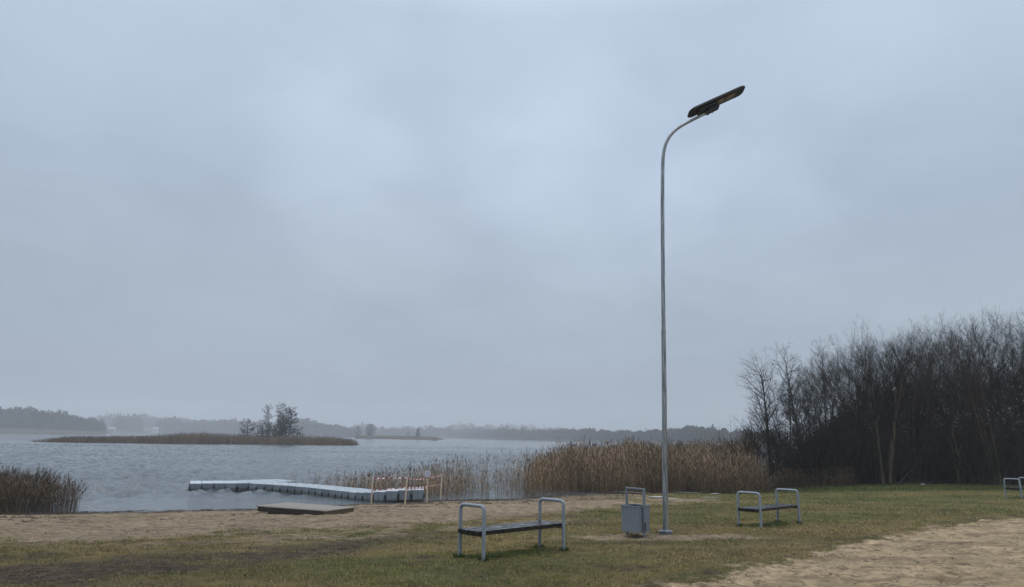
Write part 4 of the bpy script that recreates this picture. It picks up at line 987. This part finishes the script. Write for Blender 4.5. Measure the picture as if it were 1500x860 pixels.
for s_ in (-1, 1):
    mb = MB(); mb.tube([(s_*.165, 0, .54), (s_*.225, 0, .54)], .010, 8); mb.build('pivot_bolt', bolt_m, be)
mb = MB(); mb.box((.2225, .0, .20), (.006, .035, .16), bev=.002); mb.build('latch', bolt_m, be)

# ------------------------------------------------------------------ lamp post
galv = mat('galvanised_steel', (.30, .33, .35), .42, .75); t = NT(galv); v_ = t.scale(t.obj(), (7, 7, .5)); f_ = t.noise(v_, 4, 6, .6)
t.l(t.ramp(f_, [(.36, (.15, .168, .178)), (.5, (.27, .29, .30)), (.62, (.42, .44, .45))]), t.b.inputs['Base Color']); t.l(t.maprange(t.noise(t.obj(), 3, 4), .3, .7, .35, .55), t.b.inputs['Roughness'])
conc = mottled('grey_concrete', (.11, .12, .13), (.20, .21, .215), 14, .85, bump=.4)
LP = lampP; LY = LP[1]
le = empty('street_lamp', (LP[0], LP[1], LP[2])); tag(le, 'tall grey street lamp with a curved top and flat dark head', 'street lamp')
def lp(px, py): q_ = at_y(px, py, LY); return Vector((q_[0]-LP[0], 0, q_[2]-LP[2]))
base = Vector((0, 0, -.05)); p1 = lp(970.3, 320); p2 = lp(970.6, 250)
cpts = [lp(*p) for p in [(971.2, 232), (973, 217), (977.5, 205), (984, 195.5), (993, 187.5), (1004, 181), (1018, 174), (1032, 167), (1045, 160.5)]]
# smooth the curve
def smooth(pts, it=2):
    for _ in range(it):
        q_ = [pts[0]]
        for a, b in zip(pts[:-1], pts[1:]): q_ += [a.lerp(b, .25), a.lerp(b, .75)]
        q_.append(pts[-1]); pts = q_
    return pts
zj = lp(972, 486)
seg1 = [base, Vector(zj)]
mb = MB(); mb.tube([base, Vector((zj.x, 0, zj.z))], [.057, .047], 20)
mb.build('pole_section', galv, le)
up = smooth([Vector((zj.x, 0, zj.z-.01)), p1, p2]+cpts); n_ = len(up)
mb = MB(); mb.tube(up, [.0425-.011*i/(n_-1)*1.2 for i in range(n_)], 18); mb.build('pole_section', galv, le)
mb = MB(); mb.tube([Vector((zj.x, 0, zj.z-.05)), Vector((zj.x, 0, zj.z+.03))], .0505, 20); mb.build('joint_collar', galv, le)
mb = MB(); mb.tube([(0, 0, -.06), (0, 0, .055)], .132, 28); mb.build('concrete_base', conc, le)
mb = MB(); mb.tube([(0, 0, .056), (0, 0, .074)], .142, 28)
for k in range(4):
    a = PI/4+k*PI/2; mb.tube([(math.cos(a)*.11, math.sin(a)*.11, .07), (math.cos(a)*.11, math.sin(a)*.11, .10)], .012, 6)
mb.tube([(0, 0, .072), (0, 0, .10)], [.075, .063], 20)
mb.build('base_flange', galv, le)
# hatch on the pole
mb = MB(); mb.box((0, -.0585, .62), (.05, .008, .26), bev=.003); mb.build('service_door', galv, le)
# head
head_m = mottled('black_cast_housing', (.012, .014, .014), (.028, .032, .032), 8, .5, bump=.2, bd=.002)
led_m = mottled('led_cover', (.16, .13, .10), (.26, .22, .175), 9, .4); sol_m = mottled('solar_glass', (.01, .012, .02), (.02, .022, .03), 9, .15)
hl = lp(1009, 167); hr_ = lp(1089, 131); hd_ = (hr_-hl); HL = hd_.length*1.0; ang = math.atan2(hd_.z, hd_.x); mid = (hl+hr_)/2
HR = Matrix.Rotation(-ang, 3, 'Y') @ Matrix.Rotation(R(-6), 3, 'X')
def hp(u_, w_, h_): return mid+HR @ Vector((u_, w_, h_))
def slab(L_, W_, z0_, z1_, rad, inset=.0):
    mb = MB(); n = 8; out = []
    for cx, cy, a0 in ((L_/2-rad, W_/2-rad, 0), (-L_/2+rad, W_/2-rad, 90), (-L_/2+rad, -W_/2+rad, 180), (L_/2-rad, -W_/2+rad, 270)):
        for k in range(n+1):
            a = R(a0+90*k/n); out.append((cx+rad*math.cos(a), cy+rad*math.sin(a)))
    m_ = len(out); lay = [(z0_, .965), (z0_+(z1_-z0_)*.25, 1.), (z0_+(z1_-z0_)*.7, 1.), (z1_, .95)]
    vs = [hp(x_*s_, y_*s_, z_) for z_, s_ in lay for x_, y_ in out]
    fs = [(i*m_+k, i*m_+(k+1) % m_, (i+1)*m_+(k+1) % m_, (i+1)*m_+k) for i in range(3) for k in range(m_)]
    mb.add(vs, fs, 0, False); mb.add(vs[:m_], [tuple(reversed(range(m_)))]); mb.add(vs[-m_:], [tuple(range(m_))]); return mb
head = slab(HL*1.02, .385, -.028, .028, .115).build('lamp_head', head_m, le)
def hbox(name, u_, w_, h_, dims, m_, parent, bev=.006, a_=0.):
    mb = MB(); mb.box(hp(u_, w_, h_), dims, HR @ Matrix.Rotation(a_, 3, 'Y'), bev); return mb.build(name, m_, parent)
hbox('led_panel', .115, 0, -.034, (.19, .20, .010), led_m, head); hbox('led_panel', .345, 0, -.034, (.21, .20, .010), led_m, head)
hbox('battery_box', -.26, 0, -.058, (.48, .24, .055), head_m, head, .015)
hbox('bracket', -.13, 0, -.115, (.26, .10, .07), head_m, head, .012)
hbox('solar_panel', 0, 0, .031, (HL*.86, .30, .006), sol_m, head, .001)
e_ = cpts[-1]; mb = MB(); dq = (cpts[-1]-cpts[-2]).normalized()
mb.tube([e_-dq*.20, e_+dq*.10], .052, 14)
for k in (-.14, -.02): mb.tube([e_+dq*k+Vector((0, 0, -.08)), e_+dq*k+Vector((0, 0, .02))], .009, 6)
mb.build('clamp', head_m, le)
mb = MB(); w0 = hp(-.40, -.02, -.03); mb.tube(smooth([w0, w0+Vector((-.01, 0, -.05)), w0+Vector((.0, 0, -.10)), lp(1016, 175.5)]), .005, 6); mb.build('cable', head_m, le)

# ------------------------------------------------------------------ wooden landing stage on the beach
plank_m = mottled('weathered_planks', (.15, .125, .100), (.29, .25, .205), 3, .45, .7, bump=.3, bd=.004, stretch=(1, 9, 9))
beam_m = mottled('dark_beam', (.020, .015, .012), (.045, .033, .024), 3, .7, bump=.3, bd=.004, stretch=(1, 9, 9))  # near-black tone for beams, runners and the left end board
end_m = mottled('yellowed_end_board', (.10, .078, .042), (.19, .15, .085), 3, .7, bump=.3, bd=.004, stretch=(1, 9, 9))
w0_, w1_, w2_, w3_ = [G(*p, .34)[:2] for p in [(375.4, 741.), (474.5, 747.6), (519.6, 743.8), (426, 738.6)]]
ax = w1_-w0_; La = np.linalg.norm(ax); ax /= La; La *= 1.04; ay = np.array([-ax[1], ax[0]]); Lb = abs(np.dot(w2_-w1_, ay)); Lb *= 1.22; cc_ = w0_+ax*La/2+ay*Lb/2
st_ = empty('wooden_platform', (cc_[0], cc_[1], .10), math.atan2(ax[1], ax[0])); st_.rotation_euler[1] = R(.3)
tag(st_, 'low weathered wooden platform lying on the beach in front of the floating walkway', 'platform')
nP = 9
for k in range(nP):
    w_ = Lb/nP; mb = MB(); mb.box((random.uniform(-.01, .01), -Lb/2+w_*(k+.5), .225+random.uniform(-.002, .002)), (La, w_-.010, .030), bev=.003); mb.build('plank', plank_m, st_)
for k, yy in enumerate((-Lb/2+.06, 0, Lb/2-.06)):
    mb = MB(); mb.box((.0, yy, .1375), (La*.92, .07, .141), bev=.005); mb.build('beam', beam_m, st_)
for xx in (-La*.462, La*.463):
    mb = MB(); mb.box((xx+(.03 if xx > 0 else -.03), 0, .1425), (.045, Lb*.98, .13), bev=.004); mb.build('end_board', end_m if xx > 0 else beam_m, st_)
mb = MB(); mb.box((-La*.35, 0, .035), (.1, Lb*.8, .06), bev=.004); mb.box((La*.36, .1, .035), (.1, Lb*.9, .06), bev=.004); mb.build('runner', beam_m, st_)

# ------------------------------------------------------------------ tape barrier with notice
pine = mottled('raw_pine', (.55, .43, .29), (.70, .57, .40), 5, .7, bump=.15, stretch=(1, 1, .15))
tw = mat('tape_white', (.78, .76, .74), .4); trd = mat('tape_red', (.42, .05, .045), .4)
bpx = [((543.7, 738.6), (546.1, 698.4)), ((592.9, 739.9), (596.3, 698.8)), ((625.4, 736.7), (626.2, 701)), ((645, 734), (647.5, 694))]
foot_ = [Gt(*a) for a, b in bpx]; tops = [at_y(b[0], b[1], f_[1]) for (a, b), f_ in zip(bpx, foot_)]
fb = empty('tape_barrier', foot_[1]); tag(fb, 'red and white tape barrier on four wooden stakes at the shore end of the walkway', 'barrier')
o0 = np.array(foot_[1])
for f_, tp in zip(foot_, tops):
    mb = MB(); a = Vector(f_-o0)-Vector((0, 0, .15)); b = Vector(tp-o0); dz = (b-a); q_ = Vector((0, 0, 1)).rotation_difference(dz.normalized()).to_matrix()
    mb.box((a+b)/2, (.050, .036, dz.length), q_, .003); mb.build('stake', pine, fb)
def tape(p, q_, sag, seed, w=.044):
    g = random.Random(seed); p = Vector(p)-Vector(o0); q_ = Vector(q_)-Vector(o0); L_ = (q_-p).length; n = max(6, int(L_/.06)); mb = MB(); tw_ = g.uniform(-.3, .3); rate = g.uniform(.8, 2.2); ph = g.uniform(0, 6)
    off = Vector((0, -.022, 0)); prev = None
    for i in range(n+1):
        t_ = i/n; c = p.lerp(q_, t_)+Vector((0, 0, -sag*4*t_*(1-t_)))+off; a = .9*math.sin(rate*PI*t_*2+ph)*math.sin(PI*t_); u2 = Vector((0, math.sin(a), math.cos(a)))*w/2
        cur = (c-u2, c+u2)
        if prev: mb.add([prev[0], cur[0], cur[1], prev[1]], [(0, 1, 2, 3)], (i//2) % 2, True)
        prev = cur
    mb.build('tape', [tw, trd], fb)
def on(i, f): return Vector(foot_[i]).lerp(Vector(tops[i]), f)
tape(on(0, .94), on(1, .98), .01, 1); tape(on(0, .50), on(1, .62), .0, 2); tape(on(1, .96), on(2, .96), .02, 3); tape(on(1, .62), on(2, .66), .0, 4); tape(on(1, .57), on(2, .60), .0, 7)
tape(on(2, .97), on(3, .95), .0, 5); tape(on(2, .66), on(3, .62), .0, 6); tape(on(1, .93), on(3, .97), .05, 8)
for i in (0, 1, 3):   # tape wound round the stakes
    for f in (.95, .55):
        if i == 3 and f == .55: f = .62
        c = on(i, f)-Vector(o0); mb = MB(); mb.box(c, (.060, .046, .07), bev=.004, mi=0); mb.box(c+Vector((0, 0, .012)), (.0615, .0475, .022), bev=.004, mi=1); mb.build('tape_wrap', [tw, trd], fb)
c = Vector(at_y(626.4, 694.4, foot_[2][1]-.03))-Vector(o0); paper = mat('notice_paper', (.72, .73, .80), .35); ink = mat('blue_ink', (.22, .24, .40), .6)
mb = MB(); mb.box(c+Vector((0, .012, -.012)), (.25, .012, .24), bev=.002); mb.box(c+Vector((0, .02, -.16)), (.25, .02, .04), bev=.002); sg = mb.build('notice_board', mottled('board', (.30, .20, .12), (.38, .26, .16), 5, .7), fb)
mb = MB(); mb.box(c+Vector((0, 0, 0)), (.215, .004, .20)); pap = mb.build('notice', paper, sg)
mb = MB(); gg = random.Random(3)
for r_i, (zz, hh_) in enumerate([(.062, .020), (.030, .014), (.008, .009), (-.012, .009), (-.034, .016), (-.060, .016)]):
    xx = -.085
    while xx < .08:
        w_ = gg.uniform(.012, .036); w_ = min(w_, .088-xx)
        if w_ > .004: mb.box(c+Vector((xx+w_/2, -.0035, zz)), (w_, .002, hh_))
        xx += w_+.010
mb.build('lettering', ink, pap)

# ------------------------------------------------------------------ drift debris along the waterline
g = np.random.default_rng(91); N = 2600; x = g.uniform(-20, 12, N); ys_ = np.interp(x, SX, SY); dd = np.abs(g.normal(0, .45, N))*np.where(g.random(N) < .3, 2.0, 1)
y = ys_-dd+.1; k = g.random(N) < sstep(.35, .65, fbm(x, y, .45, 4, 2)+.10*(x > -4)); x, y = x[k], y[k]; n = len(x); z = terrain(x, y)+.01
a = g.normal(.15, .6, n); L_ = g.uniform(.04, .30, n)[:, None]; d = np.stack([np.cos(a), np.sin(a), g.normal(.0, .10, n)], 1); P0 = np.stack([x, y, np.maximum(z, .01)], 1)
polys = [(np.array([p_, p_+dd_*l_*.5+np.array([0, 0, .012]), p_+dd_*l_]), np.array([.006, .008, .003]), 3) for p_, dd_, l_ in zip(P0, d, L_)]
dm = mottled('drift_litter', (.045, .034, .026), (.10, .075, .052), 3, .8, bump=0)
x2 = g.uniform(-19, 9, 2600); y2 = np.interp(x2, SX, SY)-g.uniform(.6, 6.5, 2600)*g.uniform(.5, 1, 2600); k2 = (g.random(2600) < sstep(.44, .62, fbm(x2*.35, y2*1.5, .8, 4, 6))) & (masks(x2, y2)[0] > .4); x2 = x2[k2]; y2 = y2[k2]
for x_, y_, z_ in zip(x2, y2, terrain(x2, y2)):
    a_ = g.normal(.1, .8); l_ = g.uniform(.04, .22); p_ = np.array([x_, y_, z_+.02]); dd_ = np.array([math.cos(a_), math.sin(a_), g.normal(0, .1)]); polys.append((np.array([p_, p_+dd_*l_*.5+np.array([0, 0, .015]), p_+dd_*l_]), np.array([.007, .010, .004]), 3))
tag(link('drift_line', tubes_mesh('drift_line', polys), dm), 'dark line of drifted reed bits and twigs along the waterline', 'drift debris', kind='stuff')
# leaves and crumbs on lawn and sand
N = 9000; u_ = g.random(N); r_ = 7.5*(40/7.5)**u_; a = np.radians(g.uniform(-40, 40, N)); x = np.sin(a)*r_; y = np.cos(a)*r_; k = (shore_s(x, y) > .6) & (g.random(N) < sstep(.40, .66, fbm(x, y, .9, 4, 5))); x, y, r_ = x[k], y[k], r_[k]; n = len(x)
s_, d_m, _, _, _ = masks(x, y)
z = terrain(x, y)+((fbm(x, y, 3.2, 3, 6)-.5)*.11+(fbm(x, y, 9, 2, 1)-.5)*.04)*s_*sstep(.2, 2.5, shore_s(x, y))+(fbm(x, y, 6, 3, 2)-.5)*.03*(1-s_)+.006
sz = (.009*(r_/9)**.45*g.uniform(.5, 1.6, n))[:, None]; th = g.uniform(0, 2*PI, n); u1 = np.stack([np.cos(th), np.sin(th), g.normal(0, .25, n)], 1)*sz*1.5; u2 = np.stack([-np.sin(th), np.cos(th), g.normal(0, .25, n)], 1)*sz; c = np.stack([x, y, z], 1)
v = np.stack([c-u1, c+u2, c+u1, c-u2], 1).reshape(-1, 3); k = np.arange(n)*4
tag(link('fallen_leaves', np_mesh('fallen_leaves', v, [np.stack([k, k+1, k+2, k+3], 1)]), mottled('dead_leaf', (.045, .032, .024), (.13, .09, .06), 4, .8, bump=0)),
    'small dead leaves and crumbs scattered over lawn and sand', 'leaves', kind='stuff')

# ------------------------------------------------------------------ haze
HD = .00068
mb = MB(); mb.box((0, 0, 40), (4700, 4700, 100)); hz = mb.build('haze', None); tag(hz, kind='stuff'); hz['label'] = 'damp winter haze over the lake'; hz['category'] = 'haze'
hm = bpy.data.materials.new('haze_air'); hm.use_nodes = True; nt = hm.node_tree; nt.nodes.clear(); o_ = nt.nodes.new('ShaderNodeOutputMaterial'); pv = nt.nodes.new('ShaderNodeVolumePrincipled')
pv.inputs['Density'].default_value = HD; pv.inputs['Color'].default_value = (.93, .96, 1, 1); pv.inputs['Anisotropy'].default_value = .0
nt.links.new(pv.outputs[0], o_.inputs['Volume']); hz.data.materials.clear(); hz.data.materials.append(hm)

# ------------------------------------------------------------------ sky and light
w = bpy.data.worlds.new('World'); scn.world = w; w.use_nodes = True; nt = w.node_tree; nt.nodes.clear()
class W_(NT):
    def __init__(s): s.t = nt; s.b = None
t = W_(); out = t.n('ShaderNodeOutputWorld')
SUN_EL, SUN_AZ = R(62), R(-20)      # azimuth from +Y towards +X
sky = t.n('ShaderNodeTexSky', sky_type='NISHITA'); sky.sun_disc = False; sky.sun_elevation = SUN_EL; sky.sun_rotation = SUN_AZ; sky.air_density = 1.5; sky.dust_density = 4
D = t.n('ShaderNodeTexCoord').outputs['Generated']
sep = t.n('ShaderNodeSeparateXYZ'); t.l(D, sep.inputs[0]); el = sep.outputs[2]
# project the direction on a cloud layer
inv = t.math('DIVIDE', 1., t.math('ADD', t.math('MAXIMUM', el, 0.), .22))
cx = t.n('ShaderNodeCombineXYZ'); t.l(t.math('MULTIPLY', sep.outputs[0], inv), cx.inputs[0]); t.l(t.math('MULTIPLY', sep.outputs[1], inv), cx.inputs[1])
n1 = t.noise(cx.outputs[0], .95, 5, .50, .35); n2 = t.noise(cx.outputs[0], 2.6, 6, .55, .5)
cl = t.math('ADD', t.math('MULTIPLY', n1, .7), t.math('MULTIPLY', n2, .3))
base = t.ramp(el, [(.0, (.294, .360, .445)), (.06, (.302, .371, .457)), (.18, (.352, .430, .520)), (.34, (.400, .485, .612)), (.52, (.42, .52, .65)), (.62, (.66, .75, .90)), (.82, (1.12, 1.2, 1.32))])
mod = t.ramp(cl, [(.32, (.85, .86, .88)), (.46, (.965, .968, .975)), (.56, (1.045, 1.04, 1.03)), (.70, (1.14, 1.13, 1.11))])
cloud = t.mix(1., base, mod, 'MULTIPLY')
# a few lighter openings and heavier banks where the photograph has them
def spot(px, py, rad, amt):
    global cloud
    d = ray(px, py); d = d/np.linalg.norm(d)
    dp = t.n('ShaderNodeVectorMath', operation='DOT_PRODUCT'); t.l(D, dp.inputs[0]); dp.inputs[1].default_value = tuple(d)
    warp = t.math('MULTIPLY', t.math('SUBTRACT', n2, .5), .9*(1-math.cos(R(rad))))
    k = t.n('ShaderNodeMapRange', interpolation_type='SMOOTHERSTEP'); t.l(t.math('ADD', dp.outputs['Value'], warp), k.inputs[0]); k.inputs[1].default_value = math.cos(R(rad)); k.inputs[2].default_value = 1; k.inputs[3].default_value = 0; k.inputs[4].default_value = 1
    cloud = t.mix(t.math('MULTIPLY', k.outputs[0], 1.), cloud, t.mix(1., cloud, (amt, amt*(.995 if amt > 1 else 1.), amt*(.985 if amt > 1 else 1.01)), 'MULTIPLY'))
spot(478, 220, 8, 1.13); spot(500, 260, 14, 1.02); spot(870, 285, 12, 1.12); spot(740, 110, 12, 1.05); spot(1080, 320, 9, 1.08); spot(1120, 60, 14, 1.04); spot(1440, 60, 12, 1.07)
spot(60, 300, 20, .93); spot(300, 190, 9, .95); spot(600, 200, 7, .965); spot(1330, 240, 12, .97); spot(620, 540, 14, .98); spot(100, 60, 16, 1.07); spot(960, 180, 6, .97); spot(1480, 300, 14, 1.05)
bg1 = t.n('ShaderNodeBackground'); t.l(sky.outputs[0], bg1.inputs[0]); bg1.inputs[1].default_value = .10
bg2 = t.n('ShaderNodeBackground'); t.l(cloud, bg2.inputs[0]); bg2.inputs[1].default_value = 1.0
mx = t.n('ShaderNodeMixShader'); mx.inputs[0].default_value = .93; t.l(bg1.outputs[0], mx.inputs[1]); t.l(bg2.outputs[0], mx.inputs[2]); t.l(mx.outputs[0], out.inputs[0])
sd = bpy.data.lights.new('sun', 'SUN'); sd.energy = .7; sd.angle = R(50); sd.color = (1, .97, .93); so = bpy.data.objects.new('sun', sd); C.objects.link(so)
sv_ = Vector((math.sin(SUN_AZ)*math.cos(SUN_EL), math.cos(SUN_AZ)*math.cos(SUN_EL), math.sin(SUN_EL))); so.rotation_euler = sv_.to_track_quat('Z', 'Y').to_euler(); so.location = (0, 0, 60)

# ------------------------------------------------------------------ render settings
vs = scn.view_settings; vs.view_transform = 'Standard'; vs.look = 'None'; vs.exposure = .18; vs.gamma = 1; vs.use_curve_mapping = False
scn.render.engine = 'CYCLES'; cy = scn.cycles
cy.max_bounces = 6; cy.diffuse_bounces = 2; cy.glossy_bounces = 2; cy.transmission_bounces = 2; cy.volume_bounces = 1; cy.transparent_max_bounces = 4
cy.use_denoising = True
try:
    cy.denoiser = 'OPENIMAGEDENOISE'; cy.denoising_input_passes = 'RGB_ALBEDO_NORMAL'; cy.denoising_prefilter = 'ACCURATE'
except Exception: pass
cy.caustics_reflective = False; cy.caustics_refractive = False
